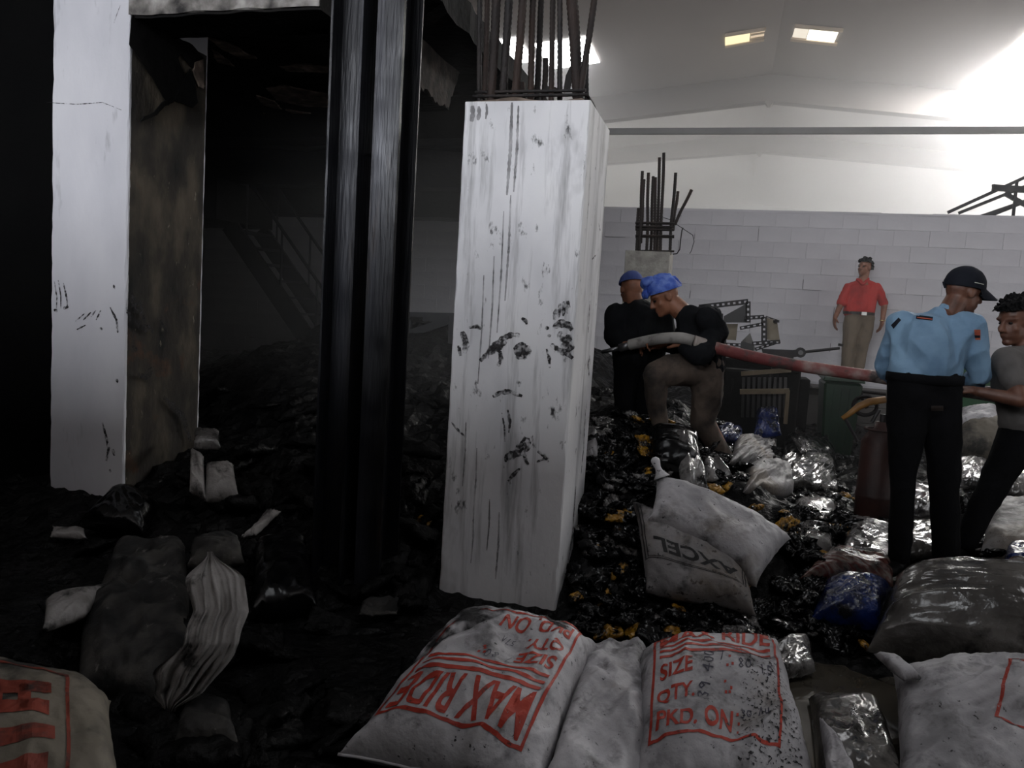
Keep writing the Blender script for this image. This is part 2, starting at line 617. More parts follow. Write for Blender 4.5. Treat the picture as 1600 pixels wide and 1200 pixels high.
def poly_plate(pts, nrm, t, name, mm, parent, jag=0.0, seed=0, origin=None):
    """thin plate from an outline of world points, extruded by t along nrm; jag roughens the outline"""
    nrm = V(nrm).normalized()
    out = []
    k = len(pts)
    for i in range(k):
        a, b = V(pts[i]), V(pts[(i + 1) % k])
        nn = max(1, int((b - a).length / .03)) if jag else 1
        for j in range(nn):
            p = a.lerp(b, j / nn)
            if jag:
                p = p + V((nz(p.x * 23, p.y * 23, p.z * 23 + seed), nz(p.x * 19, p.y * 23 + 5, p.z * 23 + seed), nz(p.x * 23 + 9, p.y * 17, p.z * 23 + seed))) * jag
                p = p - nrm * (p - a).dot(nrm)
            out.append(p)
    m = MB()
    n_ = len(out)
    m.add(list(out) + [p + nrm * t for p in out],
          [tuple(range(n_, 2 * n_))] + [tuple(range(n_ - 1, -1, -1))] + [(i, (i + 1) % n_, n_ + (i + 1) % n_, n_ + i) for i in range(n_)])
    return m.build(name, mm, parent, origin=origin)


def stroke(parent, pxs, w, plane_y=None, plane_x=None, name='soot_smear', mm='smear', seed=0):
    """hand-drawn smear: px polyline with widths in px, laid on a column face"""
    P = []
    for (px, py) in pxs:
        P.append(PY(px, py, plane_y - .0015) if plane_y is not None else PX(px, py, plane_x + .0015))
    # resample
    S = []
    for i in range(len(P) - 1):
        nn = max(2, int((P[i + 1] - P[i]).length / .006))
        S += [P[i].lerp(P[i + 1], j / nn) for j in range(nn)]
    S.append(P[-1])
    nv = V((0, -1, 0)) if plane_y is not None else V((1, 0, 0))
    k = len(S)
    rows = []
    for i, p in enumerate(S):
        d = (S[min(i + 1, k - 1)] - S[max(0, i - 1)]).normalized()
        sd = d.cross(nv).normalized()
        t = i / (k - 1)
        ww = w * (.25 + .75 * math.sin(PI * min(1, max(0, t * .9 + .05))) ** .6) * (1 + .5 * nz(p.x * 60 + seed, p.z * 60, seed))
        rows.append([p - sd * ww / 2, p + nv * .0008, p + sd * ww / 2])
    MB().grid(rows).build(name, mm, parent)


S_ = lambda pts, w: stroke(col_c, pts, w, plane_y=CY0, seed=pts[0][0])
pxm = 1 / 325.0
S_([(750, 564), (768, 546), (786, 528), (800, 523), (812, 524)], 10 * pxm)
S_([(762, 552), (778, 540), (790, 532)], 16 * pxm)
S_([(803, 549), (815, 546), (829, 553)], 22 * pxm)
S_([(806, 556), (818, 558), (826, 550)], 12 * pxm)
S_([(770, 620), (782, 613), (796, 612), (816, 619)], 8 * pxm)
S_([(781, 548), (783, 562), (778, 572)], 8 * pxm)
S_([(822, 683), (816, 698), (806, 708), (790, 716)], 15 * pxm)
S_([(824, 684), (822, 700), (812, 710)], 14 * pxm)
S_([(818, 706), (822, 720), (826, 726)], 6 * pxm)
S_([(792, 708), (790, 722)], 6 * pxm)
S_([(812, 732), (800, 744), (794, 752)], 6 * pxm)
S_([(793, 640), (797, 660), (795, 676)], 5 * pxm)
S_([(784, 645), (788, 665), (789, 690)], 3 * pxm)
for dx, (ya, yb) in enumerate(((482, 500), (474, 496), (471, 494), (470, 490))):   # fingers of the hand print
    S_([(866 + dx * 7, yb), (867 + dx * 7, (ya + yb) / 2), (869 + dx * 6, ya)], 6 * pxm)
S_([(864, 512), (876, 505), (888, 508), (894, 516)], 12 * pxm)
S_([(872, 520), (884, 530), (893, 527)], 16 * pxm)
S_([(861, 538), (874, 548), (886, 552), (895, 560)], 10 * pxm)
S_([(878, 545), (888, 540), (893, 548)], 18 * pxm)
S_([(854, 545), (858, 560), (859, 575)], 5 * pxm)
S_([(852, 512), (858, 513)], 6 * pxm)
S_([(855, 524), (861, 525)], 5 * pxm)
S_([(815, 497), (822, 502), (823, 507)], 6 * pxm)
S_([(722, 518), (728, 536), (726, 552)], 12 * pxm)
S_([(733, 512), (745, 510), (752, 514)], 6 * pxm)
S_([(716, 540), (720, 556)], 7 * pxm)
S_([(840, 705), (850, 712), (857, 722)], 6 * pxm)
S_([(838, 722), (848, 718), (858, 716)], 4 * pxm)
S_([(705, 660), (716, 672), (726, 682)], 4 * pxm)
for x_, y0_, y1_, w_ in ((800, 160, 305, 4), (810, 165, 300, 3), (738, 165, 190, 6), (748, 166, 188, 5), (760, 162, 186, 3), (798, 305, 470, 2.5), (787, 330, 520, 2),
                         (772, 400, 560, 2), (756, 430, 600, 2), (780, 800, 905, 2.5), (765, 780, 860, 2), (740, 800, 880, 2), (728, 660, 760, 2), (745, 700, 800, 2)):
    dx = -.055 * (y1_ - y0_)
    stroke(col_c, [(x_, y0_), (x_ + dx * .5 + 1.5, (y0_ + y1_) / 2), (x_ + dx, y1_)], w_ * 1.4 * pxm, plane_y=CY0, name='soot_drip', mm='drip', seed=x_)
for pts, w in (([(921, 590), (919, 570), (922, 555)], 10), ([(906, 800), (900, 850), (894, 900)], 16), ([(935, 348), (938, 360)], 4), ([(925, 405), (932, 398)], 4),
               ([(915, 640), (912, 700), (908, 740)], 6), ([(922, 470), (919, 520)], 5), ([(900, 760), (894, 840), (884, 900)], 9)):
    stroke(col_c, pts, w * pxm, plane_x=CX1, seed=pts[0][1])


# bars on top of the column
def ribbed_bar(p, q, r, name, mm, parent, ribs=True):
    p, q = V(p), V(q)
    L_ = (q - p).length
    k = max(6, int(L_ / .012)) if ribs else 6
    pts, rs = [], []
    for i in range(k + 1):
        t = i / k
        w = V((nz(p.x * 9, t * 1.5, 1), nz(p.y * 9, t * 1.5, 7), 0)) * .012 * math.sin(PI * t)
        pts.append(p.lerp(q, t) + w)
        rs.append(r * (1.0 + (.13 if (i % 2) else 0)) if ribs else r)
    return MB().tube(pts, rs, 8).build(name, mm, parent, smooth=True)


bars = [(285, 282, 28, 3.72, 0), (312, 325, 28, 3.95, 0), (352, 376, 46, 3.66, 0), (424, 456, 42, 3.70, 0), (498, 546, 42, 3.68, 0), (600, 620, 32, 3.75, 0),
        (640, 668, 30, 3.95, 0), (690, 690, 28, 3.9, 365), (731, 733, 28, 3.78, 0), (785, 782, 26, 3.68, 0), (908, 850, 56, 3.72, 0), (897, 990, 32, 3.70, 0),
        (953, 950, 22, 4.05, 320), (455, 445, 20, 4.02, 440), (505, 520, 22, 4.05, 430)]
for i, (xb, xt, w, y, ytop) in enumerate(bars):
    base = PY(680 + xb / 4, 150, y)
    base.z = CZT - .02
    top = PY(680 + xt / 4, ytop / 4, y)
    d = (top - base)
    if ytop == 0:
        top = base + d * ((3.62 + .1 * nz(i, 3) - base.z) / d.z)
    ribbed_bar(base, top, w * 1.2 / 4 / 2 * y / F_PX, 'steel_bar', 'rebar' if i % 3 else 'rebar_dark', col_c)
for z, y, a_, b_ in ((2.575, 3.64, 238, 960), (2.60, 3.66, 250, 940)):
    p, q = PY(680 + a_ / 4, 144, y), PY(680 + b_ / 4, 144, y)
    p.z = q.z = z
    ribbed_bar(p, q, .008, 'tie_bar', 'rebar_dark', col_c, False)
for (x_, y_) in ((CX0 + .05, 3.66), (CX1 - .04, 3.66)):
    ribbed_bar((x_, y_, 2.58), (x_, 4.08, 2.57), .008, 'tie_bar', 'rebar_dark', col_c, False)
poly_plate([PY(880, 142, 3.8), PY(884, 118, 3.8), PY(893, 99, 3.8), PY(897, 108, 3.8), PY(890, 142, 3.8)], (0, 1, 0), .01, 'bent_strip', 'rebar_dark', col_c)
poly_plate([PY(808, 140, 3.78), PY(810, 128, 3.78), PY(819, 128, 3.78), PY(819, 140, 3.78)], (0, 1, 0), .03, 'concrete_lump', 'rebar', col_c)
poly_plate([PY(848, 142, 3.85), PY(852, 134, 3.85), PY(868, 136, 3.85), PY(876, 142, 3.85)], (0, 1, 0), .05, 'concrete_lump', 'rebar_dark', col_c)

# ---- left column and the burnt mezzanine
LX0, LX1, LY0, LY1 = -4.117, -3.548, 3.85, 4.55
col_l = empty('concrete_column', (-3.83, 4.2, 0), 'tall left concrete column, white in front and soot stained on its right face', 'column')
shaft = jag_box(LX0, LX1, LY0, LY1, -.02, 3.9, 70, .009, 5, lean=(.006, 0)).build('shaft', 'white_paint_left', col_l)
# the soot stained plaster on its right side
m = MB()
rows = []
for i in range(61):
    z = 3.12 * i / 60
    row = []
    for j in range(19):
        y = LY0 + .012 + (LY1 - LY0 - .02) * j / 18
        ed = .010 if j not in (0, 18) else -.002
        row.append((LX1 + .006 * z + ed * (.4 + .5 * abs(nz(y * 8, z * 5))), y, z))
    rows.append(row)
m.grid(rows).build('side_plaster', 'soot_concrete', col_l)
LF = LX1 + .034


def on_side(pts):
    return [PX(px, py, LF) for px, py in pts]


poly_plate(on_side([(205, 22), (300, 70), (316, 90), (316, 100), (300, 108), (282, 84), (277, 92), (292, 128), (270, 155), (262, 165), (236, 120), (202, 70)]), (1, 0, 0), .006, 'loose_plaster', 'soot_black', col_l, .008)
poly_plate(on_side([(316, 92), (316, 140), (310, 136), (300, 112), (303, 98)]), (1, 0, 0), .014, 'loose_plaster', 'burnt_plaster', col_l, .006)
poly_plate(on_side([(296, 108), (303, 130), (308, 160), (300, 168), (280, 160), (270, 158), (284, 128)]), (1, 0, 0), .008, 'dark_gap', 'soot_black', col_l, .006)
poly_plate(on_side([(218, 190), (224, 182), (240, 176), (252, 160), (268, 150), (270, 160), (256, 166), (244, 180)]), (1, 0, 0), .008, 'dark_gap', 'soot_black', col_l, .004)
for pts, w in (([(205, 458), (214, 490)], 16), ([(218, 470), (224, 500)], 12), ([(212, 500), (226, 515)], 14), ([(228, 505), (240, 520)], 9), ([(206, 540), (214, 548)], 8),
               ([(215, 585), (228, 590), (240, 580)], 12), ([(232, 578), (240, 572)], 5), ([(224, 492), (229, 520)], 8), ([(250, 500), (262, 520)], 6), ([(198, 480), (204, 500)], 9),
               ([(255, 620), (285, 650), (298, 690)], 14)):
    stroke(col_l, pts, w / 300, plane_x=LF, seed=pts[0][0])
for pts, w in (([(91, 438), (95, 462), (95, 482)], 3), ([(99, 442), (104, 465), (105, 478)], 4), ([(85, 440), (89, 466), (88, 486)], 3), ([(84, 484), (90, 486)], 6), ([(99, 482), (107, 479)], 6),
               ([(118, 502), (132, 490)], 2.5), ([(130, 500), (142, 488)], 3), ([(142, 495), (150, 485)], 3), ([(150, 500), (158, 484)], 3), ([(120, 515), (134, 508)], 3),
               ([(156, 512), (160, 515)], 5), ([(172, 480), (182, 500), (184, 520)], 5), ([(177, 445), (180, 452)], 4), ([(182, 592), (184, 598)], 6), ([(176, 702), (179, 712)], 7),
               ([(171, 733), (173, 738)], 5), ([(160, 660), (170, 700), (166, 720)], 6), ([(72, 160), (120, 163), (160, 160), (190, 172)], 1.4), ([(188, 8), (182, 24), (178, 36)], 1.2)):
    stroke(col_l, pts, w / 300, plane_y=LY0, seed=pts[0][0])

mez = empty('mezzanine', (-5, 7, 3.4), 'burnt black concrete mezzanine deck and beams over the left side', kind='structure')
SZ = 3.42
m = MB()
rows = []
for i in range(41):
    y = 3.9 + (10.95 - 3.9) * i / 40
    row = []
    for j in range(45):
        x = X0 + (-1.9 - X0) * j / 44
        if j == 44:
            x += .05 * nz(y * 4, 1)
        row.append((x, y, SZ + .05 * nz(x * 2, y * 2) + .03 * nz(x * 7, y * 7, 3)))
    rows.append(row)
top = [[(p[0], p[1], SZ + .2) for p in r] for r in rows]
m.grid([list(reversed(r)) for r in rows]).grid(top)
k = len(rows)
m.grid([[rows[i][-1], top[i][-1]] for i in range(k)])
m.grid([[top[0][j], rows[0][j]] for j in range(45)])
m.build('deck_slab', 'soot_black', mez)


def rough_beam(a, b, name, mm, amp=.02, ends=True):
    """beam between two corners with an uneven soffit"""
    x0, y0, z0 = a
    x1, y1, z1 = b
    long_x = (x1 - x0) > (y1 - y0)
    nn = 30
    rows = []
    for i in range(nn + 1):
        t = i / nn
        if long_x:
            x = x0 + (x1 - x0) * t
            e1, e2 = amp * nz(x * 6, y0, 2), amp * nz(x * 6, y1, 8)
            rows.append([(x, y0, z0 + e1), (x, y1, z0 + e2), (x, y1, z1), (x, y0, z1)])
        else:
            y = y0 + (y1 - y0) * t
            e1, e2 = amp * nz(x0, y * 6, 2), amp * nz(x1, y * 6, 8)
            rows.append([(x0, y, z0 + e1), (x0, y, z1), (x1, y, z1), (x1, y, z0 + e2)])
    m = MB().grid(rows, closed=True)
    m.f.append((0, 1, 2, 3))
    e = nn * 4
    m.f.append((e + 3, e + 2, e + 1, e))
    return m.build(name, mm, mez)


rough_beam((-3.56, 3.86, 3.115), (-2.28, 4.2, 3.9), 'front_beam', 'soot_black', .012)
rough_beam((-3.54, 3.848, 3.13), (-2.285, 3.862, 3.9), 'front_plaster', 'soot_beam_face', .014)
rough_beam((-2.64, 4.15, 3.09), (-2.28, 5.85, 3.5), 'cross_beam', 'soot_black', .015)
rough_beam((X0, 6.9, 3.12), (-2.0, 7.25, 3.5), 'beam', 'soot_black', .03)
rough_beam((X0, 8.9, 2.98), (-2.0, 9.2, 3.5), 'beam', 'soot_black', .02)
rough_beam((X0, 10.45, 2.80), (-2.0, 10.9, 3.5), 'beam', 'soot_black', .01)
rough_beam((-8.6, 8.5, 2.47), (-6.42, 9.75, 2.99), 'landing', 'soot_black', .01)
poly_plate([PX(px, py, -2.272) for px, py in ((560, 0), (700, -20), (706, 6), (716, 40), (716, 66), (709, 72), (716, 92), (714, 118), (706, 142), (698, 170), (688, 166), (668, 148), (640, 124), (600, 92), (560, 60))],
           (1, 0, 0), .018, 'plaster_skin', 'plaster_dark', mez, .05)
patches = [[(415, 138), (440, 134), (510, 148), (512, 168), (470, 166), (432, 156)], [(322, 58), (360, 70), (384, 84), (402, 92), (376, 92), (352, 80)], [(436, 104), (470, 100), (512, 104), (512, 114), (450, 112)],
           [(400, 150), (430, 160), (440, 172), (410, 164)], [(640, 196), (690, 198), (720, 206), (690, 212), (650, 206)], [(445, 172), (512, 182), (512, 192), (470, 184)], [(330, 78), (352, 92), (366, 104), (340, 98)],
           [(410, 178), (460, 188), (500, 200), (450, 198)]]
for i, q in enumerate(patches):
    pl = [PZ(px, py, SZ - .07) for px, py in q]
    o = poly_plate(pl, (0, 0, 1), .012, 'plaster_patch', 'burnt_plaster', mez, .02, i)

# ---- steel stanchion of two sections in front of the mezzanine
stn = empty('steel_stanchion', (-1.8, 3.6, 0), 'soot black steel stanchion of two joined sections between the white columns', 'steel column')
sy = 3.5
x_at = lambda px, py: PY(px, py, sy).x
xa, xb = x_at(517, 33), x_at(569, 33)
xc, xd = x_at(591, 33), x_at(635, 5)
H_ = 4.6
MB().box((xa, sy, -.02), (xa + .012, sy + .22, H_)).build('flange', 'burnt_steel', stn)
MB().box((xb - .014, sy - .01, -.02), (xb, sy + .21, H_)).build('flange', 'burnt_steel', stn)
MB().box((xa + .012, sy + .10, -.02), (xb - .014, sy + .112, H_)).build('web', 'burnt_steel', stn)
MB().box((xc, sy - .01, -.02), (xd, sy + .003, H_)).build('flange', 'burnt_steel', stn)
MB().box(((xc + xd) / 2 - .005, sy + .003, -.02), ((xc + xd) / 2 + .005, sy + .2, H_)).build('web', 'burnt_steel', stn)
MB().box((xc, sy + .2, -.02), (xd, sy + .212, H_)).build('flange', 'burnt_steel', stn)
MB().box((xd - .03, sy - .022, -.02), (xd, sy - .01, H_)).build('edge_strip', 'burnt_steel', stn)
MB().box((xb - .01, sy + .19, -.02), (xc + .01, sy + .2, H_)).build('gap_blocker', 'burnt_steel', stn)  # plate added behind the gap so that it stays dark
for z in (.5, 1.4, 2.3, 3.2):
    MB().box((xb, sy + .14, z), (xc, sy + .155, z + .16)).build('batten_plate', 'burnt_steel', stn)
MB().box((xa - .03, sy - .05, -.02), (xd + .03, sy + .26, .02)).build('base_plate', 'burnt_steel', stn)

# ---- second stub column by the wall
c2 = empty('concrete_column', (-.69, 6.85, 0), 'short bare concrete stub column behind the turbaned workers, rusty bars on top', 'column')
jag_box(-.885, -.51, 6.6, 7.0, 0, 2.11, 30, .008, 9, lean=(-.006, 0)).build('shaft', 'concrete', c2)
o2 = [(300, 690, 310, 420, 6.7), (315, 690, 335, 190, 6.65), (325, 640, 345, 240, 6.9), (362, 690, 373, 200, 6.68), (388, 690, 403, 222, 6.9), (412, 690, 417, 228, 6.7), (430, 690, 442, 105, 6.9), (448, 690, 469, 75, 6.7),
      (508, 690, 543, 200, 6.68), (528, 560, 557, 315, 6.9), (538, 525, 643, 305, 6.72)]
for (x_, y_, xt, yt, dy) in o2:
    p, q = PY(920 + x_ / 4, 220 + y_ / 4, dy), PY(920 + xt / 4, 220 + yt / 4, dy)
    if y_ == 690:
        p.z = 2.09
    ribbed_bar(p, q, .0125, 'steel_bar', 'rebar', c2)
for (y_, n1) in ((512, 2), (535, 3), (552, 2), (592, 3), (688, 1)):
    for k in range(n1):
        p, q = PY(920 + 292 / 4, 220 + (y_ + k * 4) / 4, 6.66 + .13 * k), PY(920 + 534 / 4, 220 + (y_ + 3 + k * 4) / 4, 6.66 + .13 * k)
        ribbed_bar(p, q, .009, 'tie_bar', 'rebar', c2, False)
w = [PY(920 + a / 4, 220 + b / 4, 6.7) for a, b in ((525, 708), (550, 706), (568, 680), (574, 620), (582, 560), (590, 543))]
MB().tube(w, .005, 5).build('loose_wire', 'rebar_dark', c2)
w = [PY(920 + a / 4, 220 + b / 4, 6.9) for a, b in ((430, 470), (500, 490), (590, 550), (650, 590), (658, 630), (640, 690), (630, 705))]
MB().tube(w, .003, 5).build('loose_wire', 'rebar_dark', c2)


# ================================================================== DEBRIS
def heap_h(x, y, fine=True):
    hr = sm(3.3, 5.0, y) * (.27 + .60 * sm(.9, -.5, x)) * (1 - .35 * sm(6.0, 8.0, y)) + .18 * sm(5.3, 6.8, y) * sm(.8, 1.6, x)
    hl = sm(2.9, 6.4, y) * (.55 + .45 * sm(-5.2, -4.0, x)) + .32 * sm(6.9, 7.9, y) * sm(-6.6, -5.0, x)
    hl *= 1 - .25 * sm(-3.4, -1.9, x)
    t = sm(-1.75, -.75, x)
    h = hl * (1 - t) + hr * t
    h += .03 - .17 * math.exp(-((x - .56) / .34) ** 2 - ((y - 3.22) / .55) ** 2)
    if y < 2.9:
        h -= .02 * sm(2.9, 2.0, y)
    big = .13 * nz(x * 1.3, y * 1.3, 5) * sm(2.8, 5.0, y)
    h += big
    if fine:
        a = .3 + .7 * sm(2.4, 4.5, y)
        h += a * (.055 * nz(x * 5, y * 5, 1) + .045 * (ridge(x * 7.5, y * 7.5, 3) - .6) + .022 * ridge(x * 19, y * 19, 6))
    return h


ys, y = [], .9
while y < 10.95:
    ys.append(y)
    y += .009 + .0075 * y
xs = [X0 + 1.2 + .045 * i for i in range(int((5.6 - X0 - 1.2) / .045))]
m = MB()
m.grid([[(x + .03 * nz(x * 9, y * 9, 8), y + .03 * nz(x * 9, y * 9, 12), heap_h(x, y)) for x in xs] for y in ys])
heap = m.build('burnt_debris', 'ash', smooth=False)
tag(heap, 'black heap of ash and charred plastic covering the floor', 'debris', kind='stuff')


# ---- staircase under the mezzanine
st = empty('steel_staircase', (-6.0, 9.3, 1.0), 'dark steel staircase coming down from the mezzanine landing in the gloom', 'staircase')
p0, p1 = V((-6.55, 9.0, 2.45)), V((-4.75, 9.0, .32))
dv = (p1 - p0)
for yy in (8.95, 9.65):
    a, b = p0.copy(), p1.copy()
    a.y = b.y = yy
    MB().bar(a, b, .05, .24, (0, 1, 0) if False else (0, 0, 1)).build('stringer', 'steel_dark', st)
for k in range(10):
    c = p0.lerp(p1, (k + .5) / 10)
    MB().box((c.x - .12, 8.97, c.z + .02), (c.x + .12, 9.63, c.z + .045)).build('tread', 'steel_dark', st)
for yy in (8.95, 9.66):
    a, b = p0 + V((.05, 0, .85)), p1 + V((.05, 0, .85))
    a.y = b.y = yy
    MB().tube([a, b], .022, 6).build('handrail', 'steel_dark', st)
    for t in (.12, .42, .72):
        c = p0.lerp(p1, t)
        MB().tube([(c.x + .05, yy, c.z), (c.x + .05, yy, c.z + .85)], .015, 6).build('rail_post', 'steel_dark', st)

# ---- buckled steel table frame left of the middle column
tb = empty('steel_table', (-3.1, 7.5, .8), 'buckled dark steel table frame standing in the burnt heap under the deck', 'table')
a, b = PY(600, 490, 7.5), PY(712, 492, 7.5)
MB().hexa([a + V((0, 0, -.03)), b + V((0, 0, -.03)), b + V((0, .7, -.03)), a + V((0, .7, -.03))], [a + V((0, 0, .02)), b + V((0, 0, .02)), b + V((0, .7, .02)), a + V((0, .7, .02))]).build('table_top', 'steel_dark', tb)
for (pa, pb, w) in (((708, 494), (704, 610), .07), ((704, 500), (640, 522), .08), ((640, 500), (634, 590), .05), ((662, 498), (700, 500), .05)):
    q, r = PY(*pa, 7.52), PY(*pb, 7.52)
    MB().bar(q, r, w, w).build('leg' if abs(pa[0] - pb[0]) < 12 else 'brace', 'steel_dark', tb)
q, r = PY(704, 500, 8.15), PY(700, 600, 8.15)
MB().bar(q, r, .06, .06).build('leg', 'steel_dark', tb)


# ---- slotted angle racks by the wall
def slotted(p, q, w, parent, nv=(0, -1, 0), name='slotted_angle', hole=.042):
    """angle iron: a face with a row of punched slots, and a flange behind it"""
    p, q = V(p), V(q)
    d = (q - p)
    L_ = d.length
    d.normalize()
    nv = V(nv)
    sd = d.cross(nv).normalized()
    n_ = max(2, int(L_ / hole))
    m = MB()
    t = .004

    def slab(a0, a1, s0, s1):
        P = [p + d * a0 + sd * s0, p + d * a1 + sd * s0, p + d * a1 + sd * s1, p + d * a0 + sd * s1]
        m.hexa([v - nv * t for v in P], P)

    slab(0, L_, -w / 2, -w * .2)
    slab(0, L_, w * .2, w / 2)
    st_ = L_ / n_
    for k in range(n_ + 1):
        a0 = max(0, k * st_ - st_ * .28)
        slab(a0, min(L_, k * st_ + st_ * .28), -w * .2, w * .2)
    P = [p + sd * (w / 2), q + sd * (w / 2), q + sd * (w / 2) - nv * w, p + sd * (w / 2) - nv * w]
    m.hexa([v - sd * t for v in P], P)
    return m.build(name, 'rack_steel', parent)


mat('rack_steel', [(22, 21, 22), (36, 33, 34), (52, 46, 44)], 6, .55, bump=.2, metal=.3)
mat('rack_plate', [(30, 29, 30), (44, 42, 42), (62, 58, 56)], 3, .5, bump=.1)
mat('rack_board', [(88, 80, 68), (126, 116, 100), (150, 140, 124)], 5, .8, bump=.2)
rk = empty('slotted_rack', (0, 6.9, .4), 'upper collapsed slotted angle rack leaning behind the turbaned worker, dark bent shelf plate', 'rack')
yk = 6.95
RP = lambda px, py, yy=yk: PY(px, py, yy)
slotted(RP(1092, 480), RP(1169, 471), .045, rk)
slotted(RP(1169, 471), RP(1169, 504), .04, rk)
slotted(RP(1092, 484), RP(1092, 600), .045, rk)
slotted(RP(1126, 490, 7.3), RP(1126, 570, 7.3), .045, rk)
slotted(RP(1100, 536, 7.0), RP(1169, 540, 7.0), .03, rk)
MB().hexa([RP(1131, 494), RP(1167, 474), RP(1167, 504), RP(1130, 504)], [RP(1131, 494, 7.25), RP(1167, 474, 7.25), RP(1167, 504, 7.25), RP(1130, 504, 7.25)]).build('shelf_plate', 'rack_plate', rk)
MB().hexa([RP(1128, 506, 7.0), RP(1153, 506, 7.0), RP(1150, 532, 7.0), RP(1128, 530, 7.0)], [RP(1128, 506, 7.02), RP(1153, 506, 7.02), RP(1150, 532, 7.02), RP(1128, 530, 7.02)]).build('shelf_plate', 'rack_board', rk)
MB().hexa([RP(1158, 534, 6.9), RP(1178, 538, 6.9), RP(1176, 556, 6.9), RP(1156, 548, 6.9)], [RP(1158, 534, 7.2), RP(1172, 520, 7.2), RP(1180, 545, 7.2), RP(1156, 548, 7.2)]).build('shelf_plate', 'rack_plate', rk)
rk2 = empty('slotted_rack', (.4, 7.0, .4), 'lower slotted angle rack tipped over beside the block wall with a pale board end', 'rack')
slotted(RP(1162, 497, 6.9), RP(1194, 495, 6.9), .035, rk2)
slotted(RP(1194, 495, 6.9), RP(1194, 534, 6.9), .045, rk2)
slotted(RP(1156, 513, 6.9), RP(1193, 506, 6.9), .03, rk2)
slotted(RP(1175, 537, 6.9), RP(1219, 534, 6.9), .035, rk2)
slotted(RP(1180, 546, 7.2), RP(1219, 533, 7.2), .03, rk2)
slotted(RP(1196, 496, 7.25), RP(1214, 502, 7.25), .03, rk2)
MB().hexa([RP(1197, 496, 7.0), RP(1214, 501, 7.0), RP(1219, 535, 7.0), RP(1196, 530, 7.0)], [RP(1197, 496, 7.05), RP(1214, 501, 7.05), RP(1219, 535, 7.05), RP(1196, 530, 7.05)]).build('board_end', 'rack_board', rk2)
MB().tube([RP(1213, 500, 6.98), RP(1213, 504, 6.98)], .025, 8).build('foot_cap', 'rack_steel', rk2)

# ---- press bar / jack in front of the wall
jk = empty('lever_jack', (.5, 6.9, 1.2), 'black lever jack with a long thin handle lying over the racks', 'jack')
MB().hexa([RP(1193, 556, 6.7), RP(1240, 560, 6.7), RP(1240, 562, 6.8), RP(1193, 562, 6.8)], [RP(1190, 545, 6.7), RP(1240, 547, 6.7), RP(1240, 547, 6.8), RP(1190, 545, 6.8)]).build('body', 'rack_steel', jk)
c = RP(1251, 551, 6.7)
MB().tube([c, c + V((0, .05, 0))], .042, 14).build('pivot', 'rack_steel', jk)
MB().tube([c + V((0, -.02, 0)), c + V((0, 0, 0))], .02, 10).build('bolt', 'steel_grey', jk)
MB().bar(RP(1236, 553, 6.72), RP(1252, 551, 6.72), .03, .06).build('fork', 'rack_steel', jk)
MB().tube([RP(1256, 550, 6.72), RP(1312, 544, 6.72)], .012, 8).build('handle', 'rack_steel', jk)
MB().tube([RP(1313, 541, 6.72), RP(1314, 537, 6.72)], .02, 8).build('handle_knob', 'rack_steel', jk)

# ---- low slatted machine guard in the dark below the racks
mg = empty('slatted_guard', (.3, 6.6, .3), 'dark machine guard with a row of upright slats below the racks', 'machine')
ym = 6.5
for (a, b, w) in (((1158, 584), (1236, 578), .03), ((1150, 610), (1233, 612), .05), ((1231, 610), (1227, 655), .04)):
    MB().bar(PY(*a, ym), PY(*b, ym), w, w).build('rail', 'guard_brown', mg) if False else None
mat('guard_brown', [(66, 56, 44), (96, 84, 66), (116, 102, 84)], 5, .7, bump=.2)
MB().bar(PY(1158, 584, ym), PY(1236, 578, ym), .03, .035).build('rail', 'guard_brown', mg)
MB().bar(PY(1156, 612, ym), PY(1233, 611, ym), .035, .04).build('rail', 'guard_brown', mg)
MB().bar(PY(1231, 610, ym), PY(1227, 662, ym), .03, .04).build('corner_post', 'guard_brown', mg)
for i in range(9):
    px = 1162 + i * 8.2
    MB().bar(PY(px, 590, ym + .1), PY(px - 2, 652, ym + .1), .022, .02).build('slat', 'rack_plate', mg)
MB().box((PY(1118, 640, 7.4).x, 7.38, .2), (PY(1246, 640, 7.4).x, 7.9, PY(1180, 562, 7.4).z)).build('machine_body', 'soot_black', mg, bevel=.015)
MB().box((PY(1126, 640, 7.1).x, 7.1, .2), (PY(1200, 640, 7.1).x, 7.37, PY(1160, 578, 7.1).z)).build('motor_housing', 'soot_black', mg, bevel=.02)
MB().tube([PY(1206, 572, 7.3), PY(1248, 575, 7.3)], .05, 12).build('drive_shaft', 'rack_steel', mg)
MB().box((PY(1246, 640, 8.0).x, 8.0, .1), (PY(1262, 640, 8.0).x, 8.4, PY(1250, 592, 8.0).z)).build('switch_box', 'soot_black', mg, bevel=.01)

